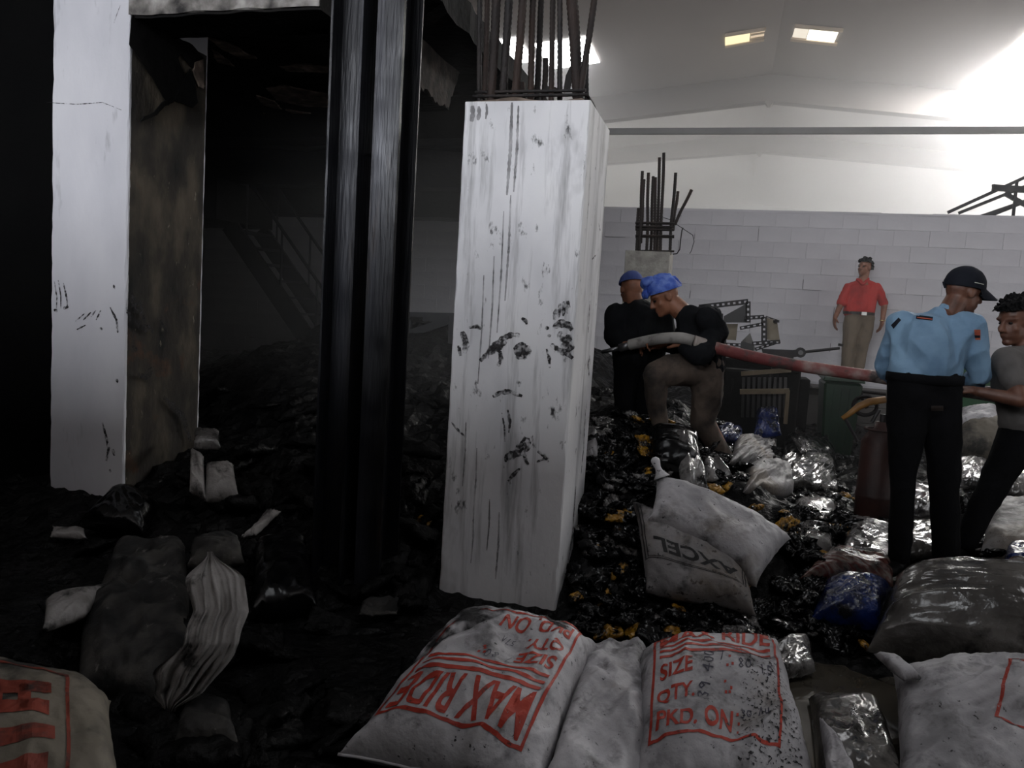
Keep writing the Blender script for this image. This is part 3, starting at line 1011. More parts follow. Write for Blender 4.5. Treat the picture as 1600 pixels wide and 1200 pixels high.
# ---- grey box and block pile below the red-shirted man
mat('dull_box', [(70, 66, 64), (92, 88, 84)], 3, .8, bump=.2)
pl = empty('block_plinth', (1.55, 10.4, 0), 'low stack of grey blocks the man in red stands on', 'block stack')
for k in range(4):
    MB().box((1.05 + .01 * k, 10.2, .205 * k), (1.56, 10.72, .205 * k + .2)).build('block', 'dull_box', pl, bevel=.006)
    MB().box((1.57, 10.2, .205 * k), (2.12 - .01 * k, 10.72, .205 * k + .2)).build('block', 'dull_box', pl, bevel=.006)
cb = empty('cardboard_carton', (.95, 8.9, 0), 'sooty cardboard carton standing between the rack and the green bin', 'carton')
x_, z_ = PY(1256, 600, 8.8).x, PY(1256, 618, 8.8).z
MB().box((x_, 8.8, .0), (x_ + .3, 9.1, z_ + .02)).build('body', 'dull_box', cb, bevel=.008)
MB().hexa([(x_, 8.8, z_ + .02), (x_ + .3, 8.8, z_ + .02), (x_ + .3, 8.82, z_ + .02), (x_, 8.82, z_ + .02)], [(x_ - .01, 8.66, z_ + .1), (x_ + .3, 8.68, z_ + .1), (x_ + .3, 8.7, z_ + .1), (x_ - .01, 8.68, z_ + .1)]).build('flap', 'dull_box', cb)

# ---- green wheeled bin
mat('green_plastic', [(9, 30, 17), (13, 42, 23), (18, 52, 30)], 3, .45, bump=.1)
mat('bright_green', [(12, 56, 28), (20, 74, 38)], 3, .45, bump=.1)
bn = empty('wheeled_bin', (1.12, 7.9, 0), 'dark green wheeled bin with closed lid in front of the wall below the red shirt', 'bin')
bx0, bx1 = PY(1284, 640, 7.8).x, PY(1345, 640, 7.8).x
bz = PY(1310, 598, 7.8).z
MB().hexa([(bx0 + .05, 7.85, .1), (bx1 - .05, 7.85, .1), (bx1 - .05, 8.25, .1), (bx0 + .05, 8.25, .1)], [(bx0, 7.8, bz), (bx1, 7.8, bz), (bx1, 8.3, bz), (bx0, 8.3, bz)]).build('body', 'green_plastic', bn, bevel=.02)
MB().hexa([(bx0 - .02, 7.77, bz + .01), (bx1 + .02, 7.77, bz + .01), (bx1 + .02, 8.32, bz + .03), (bx0 - .02, 8.32, bz + .03)], [(bx0, 7.79, bz + .05), (bx1, 7.79, bz + .05), (bx1, 8.3, bz + .09), (bx0, 8.3, bz + .09)]).build('lid', 'green_plastic', bn, bevel=.01)
MB().tube([(bx0 + .08, 8.34, bz - .02), (bx1 - .08, 8.34, bz - .02)], .015, 8).build('handle', 'green_plastic', bn)
for xx in (bx0 + .02, bx1 - .06):
    MB().tube([(xx, 8.2, .1), (xx + .05, 8.2, .1)], .1, 16).build('wheel', 'rack_steel', bn)
for k in range(3):
    xx = bx0 + .1 + k * (bx1 - bx0 - .2) / 2
    MB().hexa([(xx - .012, 7.835, .25), (xx + .012, 7.835, .25), (xx + .012, 7.85, .25), (xx - .012, 7.85, .25)], [(xx - .012, 7.79, bz - .05), (xx + .012, 7.79, bz - .05), (xx + .012, 7.81, bz - .05), (xx - .012, 7.81, bz - .05)]).build('rib', 'green_plastic', bn)
gc = empty('green_crate', (3.1, 8.9, .3), 'bright green plastic crate glimpsed behind the guard', 'crate')
for k, (pa, pb) in enumerate((((1490, 572), (1552, 590)), ((1490, 594), (1552, 614)), ((1490, 618), (1552, 650)))):
    a, b = PY(*pa, 8.6), PY(*pb, 8.6)
    MB().box((a.x, 8.58, b.z), (b.x, 8.61, a.z)).build('side_slat', 'bright_green', gc, bevel=.006)
a, b = PY(1492, 570, 8.62), PY(1550, 700, 8.62)
MB().box((a.x, 8.63, .3), (b.x, 8.66, a.z)).build('inner_wall', 'bright_green', gc)
MB().box((a.x, 8.66, .3), (a.x + .03, 9.2, a.z)).build('end_wall', 'bright_green', gc)
MB().box((b.x - .03, 8.66, .3), (b.x, 9.2, a.z)).build('end_wall', 'bright_green', gc)
MB().box((a.x, 9.2, .3), (b.x, 9.23, a.z)).build('back_wall', 'bright_green', gc)

# ---- hand trolley with wooden handle and the rusty drum beside the guard
mat('varnish_wood', [(92, 62, 26), (132, 92, 40), (150, 110, 58)], 8, .5, (1, 1, 1), .1)
mat('rust_red', [(24, 12, 10), (44, 19, 14), (60, 28, 20)], 5, .6, bump=.3)
tr = empty('hand_trolley', (1.25, 6.0, .3), 'toppled hand trolley with curved wooden handle left of the guard', 'trolley')
yt = 5.6
w = [PY(a, b, yt) for a, b in ((1316, 654), (1328, 646), (1342, 635), (1358, 628), (1384, 624))]
MB().tube(w, [.016, .02, .026, .026, .024], 8).build('handle', 'varnish_wood', tr, smooth=True)
w = [PY(a, b, yt + .1) for a, b in ((1347, 625), (1348, 612), (1384, 616))]
MB().tube(w, .012, 6).build('frame_tube', 'rack_steel', tr)
c = PY(1352, 634, yt + .08)
MB().tube([c + V((.075 * math.cos(a * PI / 8), 0, .065 * math.sin(a * PI / 8))) for a in range(17)], .014, 6, cap=False).build('wheel', 'rack_steel', tr)
MB().tube([c + V((0, -.03, 0)), c + V((0, .03, 0))], .018, 8).build('hub', 'rack_steel', tr)
MB().tube([PY(1362, 660, yt), PY(1374, 640, yt)], .012, 6).build('frame_tube', 'rack_steel', tr)
MB().tube([PY(1320, 652, yt), PY(1340, 690, yt)], .012, 6).build('frame_tube', 'rack_steel', tr)
dr = empty('steel_drum', (1.33, 5.25, .2), 'rust red steel cylinder standing half hidden by the guard leg', 'drum')
c = PY(1375, 700, 5.3)
z1, z0 = PY(1375, 676, 5.3).z, .22
prof = [(0, z1 + .07), (.04, z1 + .07), (.05, z1 + .02), (.09, z1 - .01), (.115, z1 - .06), (.115, z0 + .3), (.12, z0 + .29), (.12, z0 + .27), (.115, z0 + .26), (.115, z0)]
m = MB()
m.grid([[(c.x + r * math.cos(2 * PI * k / 24), 5.3 + r * math.sin(2 * PI * k / 24), z) for k in range(24)] for r, z in reversed(prof)], closed=True)
m.build('body', 'rust_red', dr, smooth=True)
MB().tube([(c.x, 5.3, z1 + .05), (c.x, 5.3, z1 + .12)], .02, 8).build('valve', 'rack_steel', dr)
MB().tube([(c.x + .1 * math.cos(k * PI / 8), 5.3 + .1 * math.sin(k * PI / 8), z1 + .02) for k in range(17)], .008, 6, cap=False).build('collar', 'rust_red', dr)

# ---- bent steel truss lying on top of the block wall at the right
ts = empty('steel_truss', (3.4, 11.1, 3.1), 'bent steel truss resting on top of the block wall at the right', 'truss')
for (a, b, yy, w) in (((1481, 332), (1604, 276), 11.08, .04), ((1498, 333), (1640, 276), 11.35, .04), ((1551, 293), (1640, 299), 11.0, .07), ((1552, 288), (1553, 300), 11.0, .03), ((1570, 302), (1640, 342), 11.05, .05),
                     ((1545, 338), (1640, 300), 11.1, .04), ((1530, 339), (1625, 306), 11.3, .04), ((1589, 284), (1583, 338), 11.02, .03)):
    MB().bar(PY(*a, yy), PY(*b, yy), w, w).build('member', 'steel_dark', ts)

# ---- puddle on the floor between the sacks
m = MB()
pp = []
for k in range(40):
    a = 2 * PI * k / 40
    r = 1 + .25 * nz(math.cos(a) * 1.5, math.sin(a) * 1.5, 2)
    pp.append((.56 + .34 * r * math.cos(a), 3.24 + .5 * r * math.sin(a), .006))
m.add(pp + [(x, y, .0005) for x, y, z in pp], [tuple(range(40)), tuple(range(79, 39, -1))] + [(k, k + 40, (k + 1) % 40 + 40, (k + 1) % 40) for k in range(40)])
mat('muddy_water', [(58, 54, 48), (78, 73, 64)], 2, .06, bump=.03, bscale=6)
tag(m.build('water_puddle', 'muddy_water'), 'brown water puddle on the floor between printed sacks', 'puddle', kind='stuff')


# ================================================================== SACKS AND BAGS
mat('sack_white', [(136, 134, 137), (174, 172, 175), (196, 194, 197)], 3.0, .62, bump=.2, bscale=40,
    dirt=[((52, 49, 50), 5.5, .53, .72, (1, 1, 1)), ((92, 88, 88), 11.0, .60, .74, (1, 1, 1)), ((30, 28, 30), 34, .64, .69, (1, 1, 1)), ((122, 112, 100), 2.0, .55, .75, (1, 1, 1))])
mat('sack_soiled', [(96, 93, 94), (126, 123, 124), (156, 153, 154)], 3.0, .6, bump=.2, bscale=40,
    dirt=[((26, 25, 27), 4.0, .54, .66, (1, 1, 1)), ((30, 28, 30), 34, .60, .66, (1, 1, 1)), ((120, 108, 94), 2.0, .5, .75, (1, 1, 1))])
mat('sack_beige', [(84, 79, 70), (110, 103, 91), (124, 117, 106)], 3.0, .7, bump=.12, bscale=60,
    dirt=[((34, 32, 28), 3.4, .52, .66, (1, 1, 1))])  # dirt, plus a tone darkened to stand for shade at lower left
mat('sack_burnt', [(14, 13, 13), (40, 38, 36), (70, 67, 63)], 9.0, .75, (1, .4, 1), .4, 30,
    dirt=[((7, 7, 7), 4.0, .47, .58, (1, 1, 1)), ((120, 116, 112), 12.0, .64, .72, (1, .5, 1))])
mat('sack_twist', [(110, 106, 104), (142, 138, 136), (160, 156, 154)], 5.0, .7, bump=.3, bscale=50,
    dirt=[((24, 22, 22), 5.0, .54, .64, (1, 1, 1))])
mat('film_clear', [(58, 56, 54), (88, 85, 82), (120, 116, 112)], 3.0, .2, (1, 1, 1), .5, 14, ridged=False, coat=.4, rvar=.08,
    dirt=[((24, 23, 22), 3.5, .5, .64, (1, 1, 1))])
mat('film_silver', [(58, 56, 56), (98, 95, 94), (138, 135, 133)], 4.0, .2, (1, 1, 1), .6, 22, coat=.5, rvar=.08,
    dirt=[((20, 19, 20), 6.0, .48, .60, (1, 1, 1))])
mat('film_black', [(4, 4, 5), (7, 7, 8), (14, 14, 15)], 5.0, .24, (1, 1, 1), 1.0, 4.5, bdist=.06, ridged=True, rvar=.08,
    dirt=[((60, 58, 60), 9.0, .72, .80, (1, 1, 1))], spec=.25)
mat('charred', [(5, 5, 5), (9, 9, 9), (20, 19, 19)], 6.0, .5, (1, 1, 1), .8, 8, dirt=[((54, 52, 50), 8.0, .68, .76, (1, 1, 1))], spec=.12)
mat('film_yellow', [(96, 66, 14), (150, 108, 24), (172, 130, 44)], 3.0, .3, bump=.8, bscale=5, bdist=.05, ridged=True,
    dirt=[((12, 10, 8), 2.6, .48, .56, (1, 1, 1))])
mat('film_blue', [(6, 12, 34), (10, 28, 78), (20, 46, 110)], 6.0, .25, bump=.5, bscale=30,
    dirt=[((8, 8, 12), 7.0, .5, .62, (1, 1, 1))])
mat('film_redstripe', [(104, 96, 92), (92, 52, 46), (116, 106, 100), (84, 36, 32), (70, 64, 60)], 9.0, .25, (.5, 3, 1), .4, 20, dirt=[((24, 22, 22), 6.0, .50, .64, (1, 1, 1))])
mat('print_red', [(150, 40, 24), (176, 54, 32)], 6.0, .6, bump=0, dirt=[((60, 30, 26), 24.0, .60, .68, (1, 1, 1))])
mat('print_red_dull', [(104, 40, 26), (128, 50, 32)], 6.0, .7, bump=0, dirt=[((40, 28, 24), 9.0, .52, .66, (1, 1, 1))])
mat('print_black', [(8, 8, 9), (18, 17, 19)], 6.0, .6, bump=0)
mat('print_green', [(40, 66, 60), (60, 84, 78)], 6.0, .6, bump=0)
mat('ink', [(46, 44, 60), (60, 58, 76)], 6.0, .6, bump=0)
mat('soot_dust', [(16, 15, 17), (34, 32, 34)], 12.0, .85, bump=.3)
smear_alpha(MATS['soot_dust'], .40, .58, 13)
mat('soot_speck', [(24, 23, 26), (44, 42, 46)], 12.0, .85, bump=0)
smear_alpha(MATS['soot_speck'], .57, .63, 85)


def hit(px, py, lift=0.0):
    d = ray(px, py)
    t = 1.0
    while t < 14:
        p = CAM + d * t
        if p.z < max(0.0, heap_h(p.x, p.y, False)) + lift:
            return p
        t += .015
    return CAM + d * 6


class Pillow:
    """a filled bag: two crumpled sheets meeting at the seam; S(u, v) samples its upper side"""

    def __init__(s, corners, t=.14, nu=56, nv=56, wr=.02, seed=0, under=.6, puff=4, gather=.5, stretch=(1, 1), sag=0.0, hem=.02, lump=None):
        s.nu, s.nv = nu, nv
        c00, c10, c11, c01 = [V(c) for c in corners]
        N = ((c10 - c00).cross(c01 - c00) + (c11 - c01).cross(c11 - c10)).normalized()
        if N.z < 0:
            N = -N
        N = (N + V((0, 0, .35))).normalized()
        s.N = N
        lu, lv = ((c10 - c00).length + (c11 - c01).length) / 2, ((c01 - c00).length + (c11 - c10).length) / 2
        s.T, s.B = [], []
        for j in range(nv + 1):
            v = j / nv
            rt, rb = [], []
            for i in range(nu + 1):
                u = i / nu
                # rounded, wavering outline
                uu = u + .018 * nz(v * 5, seed, 3) * math.sin(PI * u)
                vv = v + .018 * nz(u * 5, seed, 9) * math.sin(PI * v)
                pull_u = 1 - .05 * math.sin(PI * v) * 0
                p = c00.lerp(c10, uu).lerp(c01.lerp(c11, uu), vv)
                edge_u, edge_v = abs(2 * u - 1), abs(2 * v - 1)
                # pull seam inwards between the ears of the bag
                ctr = (c00 + c10 + c11 + c01) / 4
                inw = .07 * ((1 - edge_u ** 4) * edge_v ** 6 + (1 - edge_v ** 4) * edge_u ** 6)
                p = p.lerp(ctr, inw * .8)
                pr = max(0.0, (1 - edge_u ** puff) * (1 - edge_v ** puff)) ** .5
                x, y = u * lu * stretch[0], v * lv * stretch[1]
                wx = x + .12 * nz(x * 3, y * 3, seed + 2)
                wy = y + .12 * nz(x * 3, y * 3, seed + 7)
                w = .9 * nz(wx * 3, wy * 3, seed) + .75 * (ridge(wx * 4.2, wy * 4.2, seed + 4) - .62) + .3 * (ridge(wx * 10, wy * 10, seed + 5) - .6) + .12 * (ridge(wx * 24, wy * 24, seed + 6) - .6)
                g = 0
                for e, q in ((v, x), (1 - v, x), (u, y), (1 - u, y)):
                    g += math.exp(-e / .11) * nz(q * 16, e * 2, seed + 11)
                h = t * pr + wr * w * (.25 + pr) + gather * wr * g * min(1, pr * 3)
                if lump:
                    h += lump(u, v)
                seam = hem * (1 - pr) * nz(u * 9 + v * 9, seed, 1)
                rt.append(p + N * (h + seam))
                rb.append(p + N * (seam - under * t * pr + .3 * wr * w * pr))
            s.T.append(rt)
            s.B.append(rb)

    def S(s, u, v, off=.0):
        def g(i, j):
            return s.T[max(0, min(s.nv, j))][max(0, min(s.nu, i))]
        u, v = max(0, min(.9999, u)), max(0, min(.9999, v))
        i, j = int(u * s.nu), int(v * s.nv)
        a, b = u * s.nu - i, v * s.nv - j
        p00, p10, p01, p11 = g(i, j), g(i + 1, j), g(i, j + 1), g(i + 1, j + 1)
        if a > b:   # same split as the triangulated quad
            p = p00 + (p10 - p00) * a + (p11 - p10) * b
        else:
            p = p00 + (p11 - p01) * a + (p01 - p00) * b
        if off:
            n = (p10 - p00).cross(p01 - p00)
            if n.length > 1e-12:
                n.normalize()
                if n.dot(s.N) < 0:
                    n = -n
                p = p + n * off
        return p

    def mb(s):
        m = MB()
        nu, nv = s.nu, s.nv
        m.grid(s.T)
        o = len(m.v)
        idx = {}
        k = 0
        for j in range(nv + 1):
            for i in range(nu + 1):
                if i in (0, nu) or j in (0, nv):
                    idx[(i, j)] = j * (nu + 1) + i
                else:
                    idx[(i, j)] = o + k
                    m.v.append(tuple(s.B[j][i]))
                    k += 1
        for j in range(nv):
            for i in range(nu):
                m.f.append((idx[(i, j)], idx[(i, j + 1)], idx[(i + 1, j + 1)], idx[(i + 1, j)]))
        # explicit diagonal, so print can follow the surface exactly
        tri = []
        for q in m.f:
            tri += [(q[0], q[1], q[2]), (q[0], q[2], q[3])] if True else [q]
        m.f = tri
        return m


def drape(pil, polys, fn, name, mm, parent, off=.0022):
    """polys: list of (verts2d, faces) in panel space; fn: panel -> sack uv"""
    bm = bmesh.new()
    for vs, fs in polys:
        bv = [bm.verts.new((*fn(x, y), 0)) for x, y in vs]
        for f in fs:
            try:
                bm.faces.new([bv[i] for i in f])
            except ValueError:
                pass
    if not bm.verts:
        return
    us = [v.co.x for v in bm.verts]
    vs_ = [v.co.y for v in bm.verts]
    for lo, hi, n_, ax in ((min(us), max(us), pil.nu, 0), (min(vs_), max(vs_), pil.nv, 1)):
        for k in range(int(lo * n_), int(hi * n_) + 2):
            co = [0, 0, 0]
            no = [0, 0, 0]
            co[ax] = k / n_
            no[ax] = 1
            bmesh.ops.bisect_plane(bm, geom=list(bm.verts) + list(bm.edges) + list(bm.faces), plane_co=co, plane_no=no, dist=1e-6)
    for v in bm.verts:
        v.co = pil.S(v.co.x, v.co.y, off)
    me = bpy.data.meshes.new(name)
    bm.to_mesh(me)
    bm.free()
    me.materials.append(MATS[mm])
    ob = bpy.data.objects.new(name, me)
    C.objects.link(ob)
    if parent:
        put(ob, parent)
    return ob


_tc = {}


def text_poly(body, x0, x1, y0, y1, bold=.02):
    """letters fitted to a box in panel space"""
    key = (body, bold)
    if key not in _tc:
        cu = bpy.data.curves.new('t', 'FONT')
        cu.body = body
        cu.offset = bold
        cu.resolution_u = 4
        cu.fill_mode = 'FRONT'
        ob = bpy.data.objects.new('t', cu)
        C.objects.link(ob)
        bpy.context.view_layer.update()
        dg = bpy.context.evaluated_depsgraph_get()
        me = bpy.data.meshes.new_from_object(ob.evaluated_get(dg))
        vs = [(v.co.x, v.co.y) for v in me.vertices]
        fs = [tuple(p.vertices) for p in me.polygons]
        bpy.data.objects.remove(ob)
        bpy.data.curves.remove(cu)
        bpy.data.meshes.remove(me)
        xs_ = [a for a, b in vs]
        ys_ = [b for a, b in vs]
        a0, a1, b0, b1 = min(xs_), max(xs_), min(ys_), max(ys_)
        _tc[key] = ([((a - a0) / (a1 - a0), (b - b0) / (b1 - b0)) for a, b in vs], fs)
    vs, fs = _tc[key]
    return ([(x0 + (x1 - x0) * a, y0 + (y1 - y0) * b) for a, b in vs], fs)


def rect(x0, x1, y0, y1):
    return ([(x0, y0), (x1, y0), (x1, y1), (x0, y1)], [(0, 1, 2, 3)])


def line2(pts, w):
    out = []
    for (ax, ay), (bx, by) in zip(pts[:-1], pts[1:]):
        L_ = math.hypot(bx - ax, by - ay) or 1
        ox, oy = -(by - ay) / L_ * w / 2, (bx - ax) / L_ * w / 2
        ex, ey = (bx - ax) / L_ * w * .3, (by - ay) / L_ * w * .3
        out.append(([(ax - ex - ox, ay - ey - oy), (bx + ex - ox, by + ey - oy), (bx + ex + ox, by + ey + oy), (ax - ex + ox, ay - ey + oy)], [(0, 1, 2, 3)]))
    return out


DIG = {'0': [(.2, .1), (0, .5), (.2, .95), (.6, .9), (.7, .5), (.55, .1), (.2, .1)], '1': [(.2, 1), (.3, 0)], '3': [(0, .9), (.5, 1), (.6, .75), (.25, .55), (.6, .35), (.45, 0), (0, .1)],
       '4': [(.4, 0), (.45, 1), (0, .4), (.7, .4)], '5': [(.6, 1), (.1, 1), (.1, .6), (.5, .55), (.55, .15), (.1, 0)], '7': [(0, 1), (.6, 1), (.25, 0)],
       '8': [(.3, .5), (.05, .75), (.3, 1), (.55, .75), (.3, .5), (.05, .2), (.3, 0), (.6, .2), (.3, .5)], '9': [(.6, .8), (.3, 1), (.05, .75), (.3, .5), (.6, .8), (.5, 0)],
       'A': [(0, 0), (.35, 1), (.6, 0)], 'u': [(0, .6), (.1, .05), (.45, .1), (.5, .6), (.55, .05)], '.': [(.2, 0), (.28, .06)], ' ': []}


def scrawl(s, x, y, h, w, ang=0.0):
    out = []
    ca, sa = math.cos(ang), math.sin(ang)
    cx = 0
    for ch in s:
        pts = DIG.get(ch, [])
        if pts:
            P = [(cx + a * h * .8, b * h) for a, b in pts]
            out += line2([(x + a * ca - b * sa, y + a * sa + b * ca) for a, b in P], w)
        cx += h * .78
    return out


def quadmap(q):
    (a, b, c, d) = q   # uv of panel (0,0) (1,0) (1,1) (0,1)

    def fn(s, t):
        x0, y0 = a[0] + (b[0] - a[0]) * s, a[1] + (b[1] - a[1]) * s
        x1, y1 = d[0] + (c[0] - d[0]) * s, d[1] + (c[1] - d[1]) * s
        return (x0 + (x1 - x0) * t, y0 + (y1 - y0) * t)
    return fn


def frame2(w=.018, x0=0, x1=1, y0=0, y1=1, k=14):
    out = []
    for (a, b, c, d) in ((x0, x1, y0, y0 + w), (x0, x1, y1 - w, y1), (x0, x0 + w, y0, y1), (x1 - w, x1, y0, y1)):
        out.append(rect(a, b, c, d))
    return out


def sack(name, label, corners, m_, t=.14, group='printed white sacks in the foreground', cat='sack', **kw):
    pil = Pillow(corners, t, **kw)
    base = (V(corners[0]) + V(corners[1]) + V(corners[2]) + V(corners[3])) / 4
    r = empty(name, (base.x, base.y, base.z - .1), label, cat, group)
    pil.mb().build('sack_body', m_, r, smooth=True)
    # rolled hem along the two ends
    for v in (0.0, 1.0):
        row = [pil.T[0 if v == 0 else pil.nv][i] for i in range(0, pil.nu + 1, 2)]
        MB().tube(row, .006, 5).build('stitched_hem', m_, r, smooth=True)
    return pil, r


def max_ride(pil, r, q, red='print_red', title=(.82, .97), stripes=((.76, .785), (.70, .725), (.64, .665)), lines=(('SIZE', .06, .30, .48, .59), ('QTY.', .05, .33, .28, .41), ('PKD. ON', .05, .62, .06, .20)), frame=True, dots=True):
    fn = quadmap(q)
    if frame:
        drape(pil, frame2(.02), fn, 'printed_frame', red, r)
    drape(pil, [text_poly('MAX RIDE', .05, .95, *title)], fn, 'printed_title', red, r)
    for (a, b) in stripes:
        drape(pil, [rect(.05, .95, a, b)], fn, 'printed_stripe', red, r)
    for (tx, a, b, c, d) in lines:
        drape(pil, [text_poly(tx, a, b, c, d, .025)], fn, 'printed_line', red, r)
    if dots:
        D_ = []
        for (x, y) in ((.58, .57), (.56, .50), (.60, .51), (.55, .38), (.60, .35), (.56, .32), (.59, .325), (.66, .12), (.645, .17), (.66, .06)):
            D_.append(rect(x, x + .018, y, y + .018))
        drape(pil, D_, fn, 'printed_dots', red, r)['kind'] = 'stuff'


def zc(*a):
    return [PZ(px, py, z) for px, py, z in a]


# sack A: printed upside down, soot on its left shoulder, against the middle column
pa, ra = sack('printed_sack', 'sooty white sack with red print upside down, lying against the middle column foot',
              zc((528, 1180, .06), (842, 1260, .06), (936, 1012, .22), (722, 960, .34)), 'sack_white', .18, nu=84, nv=84, wr=.030, seed=2, under=.5)
max_ride(pa, ra, ((.90, .90), (.16, .84), (.08, .13), (.86, .10)), title=(.70, .965),
         stripes=((.645, .675), (.585, .612), (.525, .55)), lines=(('SIZE', .06, .36, .37, .475), ('QTY.', .06, .36, .215, .33), ('PKD. ON', .06, .66, .05, .17)), dots=False)
fnA = quadmap(((.90, .90), (.16, .84), (.08, .13), (.86, .10)))
drape(pa, [rect(x, x + .02, y, y + .02) for x, y in ((.60, .40), (.63, .43), (.62, .37), (.585, .435))], fnA, 'printed_dots', 'print_red', ra)['kind'] = 'stuff'
drape(pa, scrawl('7 80', .38, .42, .07, .005) + scrawl('57A', .46, .24, .05, .004), fnA, 'handwriting', 'ink', ra)['kind'] = 'stuff'
def smudged(n_, seed, w):
    """worn unreadable stencil: broken dabs along a line"""
    r = random.Random(seed)
    out = []
    for k in range(n_):
        x = k / n_
        pts = [(x + r.uniform(0, .8) / n_, r.uniform(0, 1)) for _ in range(4)]
        out += line2(pts, w)
    return out


drape(pa, smudged(9, 4, .025), quadmap(((.80, .90), (.30, .88), (.30, .93), (.80, .95))), 'stencil_mark', 'print_green', ra, .002)['kind'] = 'stuff'
for k, pts in enumerate((((.02, .40), (.10, .44), (.18, .56), (.34, .74), (.46, .90), (.42, .97), (.22, .97), (.05, .86)), ((.62, .90), (.76, .80), (.84, .82), (.82, .92), (.70, .97)))):
    drape(pa, [(list(pts), [tuple(range(len(pts)))])], lambda s, t: (s, t), 'soot_patch', 'soot_dust', ra, .0035)

# sack B: plain, between
pb, rb = sack('plain_sack', 'plain dirty white sack squeezed between the two printed sacks in front', zc((836, 1260, .06), (1010, 1260, .06), (1012, 1016, .14), (922, 1016, .14)),
              'sack_white', .15, nu=48, nv=64, wr=.042, seed=14, under=.5)
# sack C
pc, rc = sack('printed_sack', 'white sack with upright red print, size and quantity lines and handwritten numbers',
              zc((985, 1262, .06), (1285, 1262, .06), (1215, 1006, .20), (992, 1022, .20)), 'sack_white', .17, nu=90, nv=90, wr=.028, seed=23, under=.5)
qC = ((.06, .17), (.78, .13), (.92, .90), (.10, .91))
max_ride(pc, rc, qC)
fnC = quadmap(qC)
drape(pc, scrawl('39.400', .43, .28, .08, .009, 1.45) + scrawl('7', .50, .55, .09, .008) + scrawl('80', .66, .50, .075, .008) + scrawl('15', .84, .46, .07, .008) + scrawl('30 Au', .68, .16, .06, .008),
      fnC, 'handwriting', 'ink', rc)['kind'] = 'stuff'
drape(pc, line2([(.70, .78), (.70, .60)], .004) + line2([(.60, .70), (.72, .68), (.80, .72)], .004), fnC, 'handwriting', 'ink', rc)['kind'] = 'stuff'
for k, pts in enumerate((((.56, .05), (.90, .05), (.92, .34), (.86, .66), (.66, .62), (.58, .36)), ((.05, .93), (.30, .95), (.34, .99), (.05, .99)))):
    drape(pc, [(list(pts), [tuple(range(len(pts)))])], lambda s, t: (s, t), 'soot_specks', 'soot_speck', rc, .0035)
# sack D at the right edge
pd_, rd = sack('printed_sack', 'white sack with a red printed frame corner at the lower right edge of the picture',
               zc((1398, 1262, .08), (1760, 1262, .08), (1730, 1060, .22), (1392, 1046, .16)), 'sack_white', .17, nu=72, nv=72, wr=.042, seed=31, under=.5)
drape(pd_, frame2(.03, 0, 1, 0, 1), quadmap(((.42, .30), (.95, .1), (.99, .80), (.50, .76))), 'printed_frame', 'print_red', rd)
drape(pd_, scrawl('1981', .14, .70, .14, .012), quadmap(((.42, .30), (.95, .1), (.99, .80), (.50, .76))), 'handwriting', 'ink', rd)['kind'] = 'stuff'
poly = zc((1365, 1022, .26), (1400, 1026, .28), (1440, 1060, .27), (1412, 1064, .26))
ear = Pillow(poly, .03, nu=14, nv=14, wr=.01, seed=3)
ear.mb().build('sack_ear', 'sack_white', rd, smooth=True)
drape(pd_, smudged(6, 8, .03), quadmap(((.34, .88), (.58, .88), (.58, .93), (.34, .93))), 'stencil_mark', 'print_green', rd, .002)['kind'] = 'stuff'
# sack E bottom left; its dark beige holds dirt and the shade falling there
pe, re_ = sack('printed_sack', 'dirty beige sack toned dark for shade, with thick red print in the lower left corner',
               zc((-140, 1330, .30), (200, 1280, .28), (172, 1098, .34), (-90, 1042, .38)), 'sack_beige', .14, nu=64, nv=64, wr=.014, seed=41, under=.9)
qE = ((.05, .0), (.72, .08), (.74, .78), (.05, .80))
drape(pe, frame2(.03), quadmap(qE), 'printed_frame', 'print_red_dull', re_)
for (a, b, c) in ((.70, .82, .86), (.50, .62, .84), (.26, .38, .88), (.02, .16, .84)):
    drape(pe, [rect(.05, c, a, b)], quadmap(qE), 'printed_bar', 'print_red_dull', re_)
for (a, b) in ((.60, .70), (.40, .48)):
    drape(pe, [rect(a, b, .52, .8)], quadmap(qE), 'printed_bar', 'print_red_dull', re_)

# sack F: AXCEL, folded over
rf = empty('folded_sack', hit(1100, 860), 'big folded white sack with black lettering upside down, lying on the black heap', 'sack')
low = Pillow([hit(1008, 928, .10), hit(1182, 962, .12), hit(1170, 880, .26), hit(988, 782, .22)], .12, nu=64, nv=64, wr=.014, seed=52, under=.7)
low.mb().build('lower_panel', 'sack_soiled', rf, smooth=True)
upp = Pillow([hit(1012, 812, .30), hit(1182, 918, .24), hit(1236, 842, .24), hit(1024, 748, .30)], .13, nu=64, nv=48, wr=.014, seed=57, under=.8)
upp.mb().build('upper_fold', 'sack_white', rf, smooth=True)
qF = ((.86, .80), (.10, .62), (.04, .10), (.84, .18))
qF = ((.95, .86), (.02, .96), (.02, .30), (.92, .30))
fnF = quadmap(qF)
drape(low, frame2(.012, 0, 1, 0, 1) + frame2(.010, .03, .97, .03, .97), fnF, 'printed_frame', 'print_black', rf)
drape(low, [text_poly('AXCEL', .08, .88, .62, .88, .03)], fnF, 'printed_title', 'print_black', rf)

q0, q1 = upp.S(.03, .96), upp.S(.03, .96) + V((-.05, .02, .10))
tie = [q0.lerp(q1, k / 10) + V((.008 * nz(k, 1), .008 * nz(k, 5), 0)) for k in range(11)]
MB().tube(tie, [.045, .036, .028, .021, .017, .016, .019, .022, .024, .022, .01], 9).build('tied_mouth', 'sack_white', rf, smooth=True)

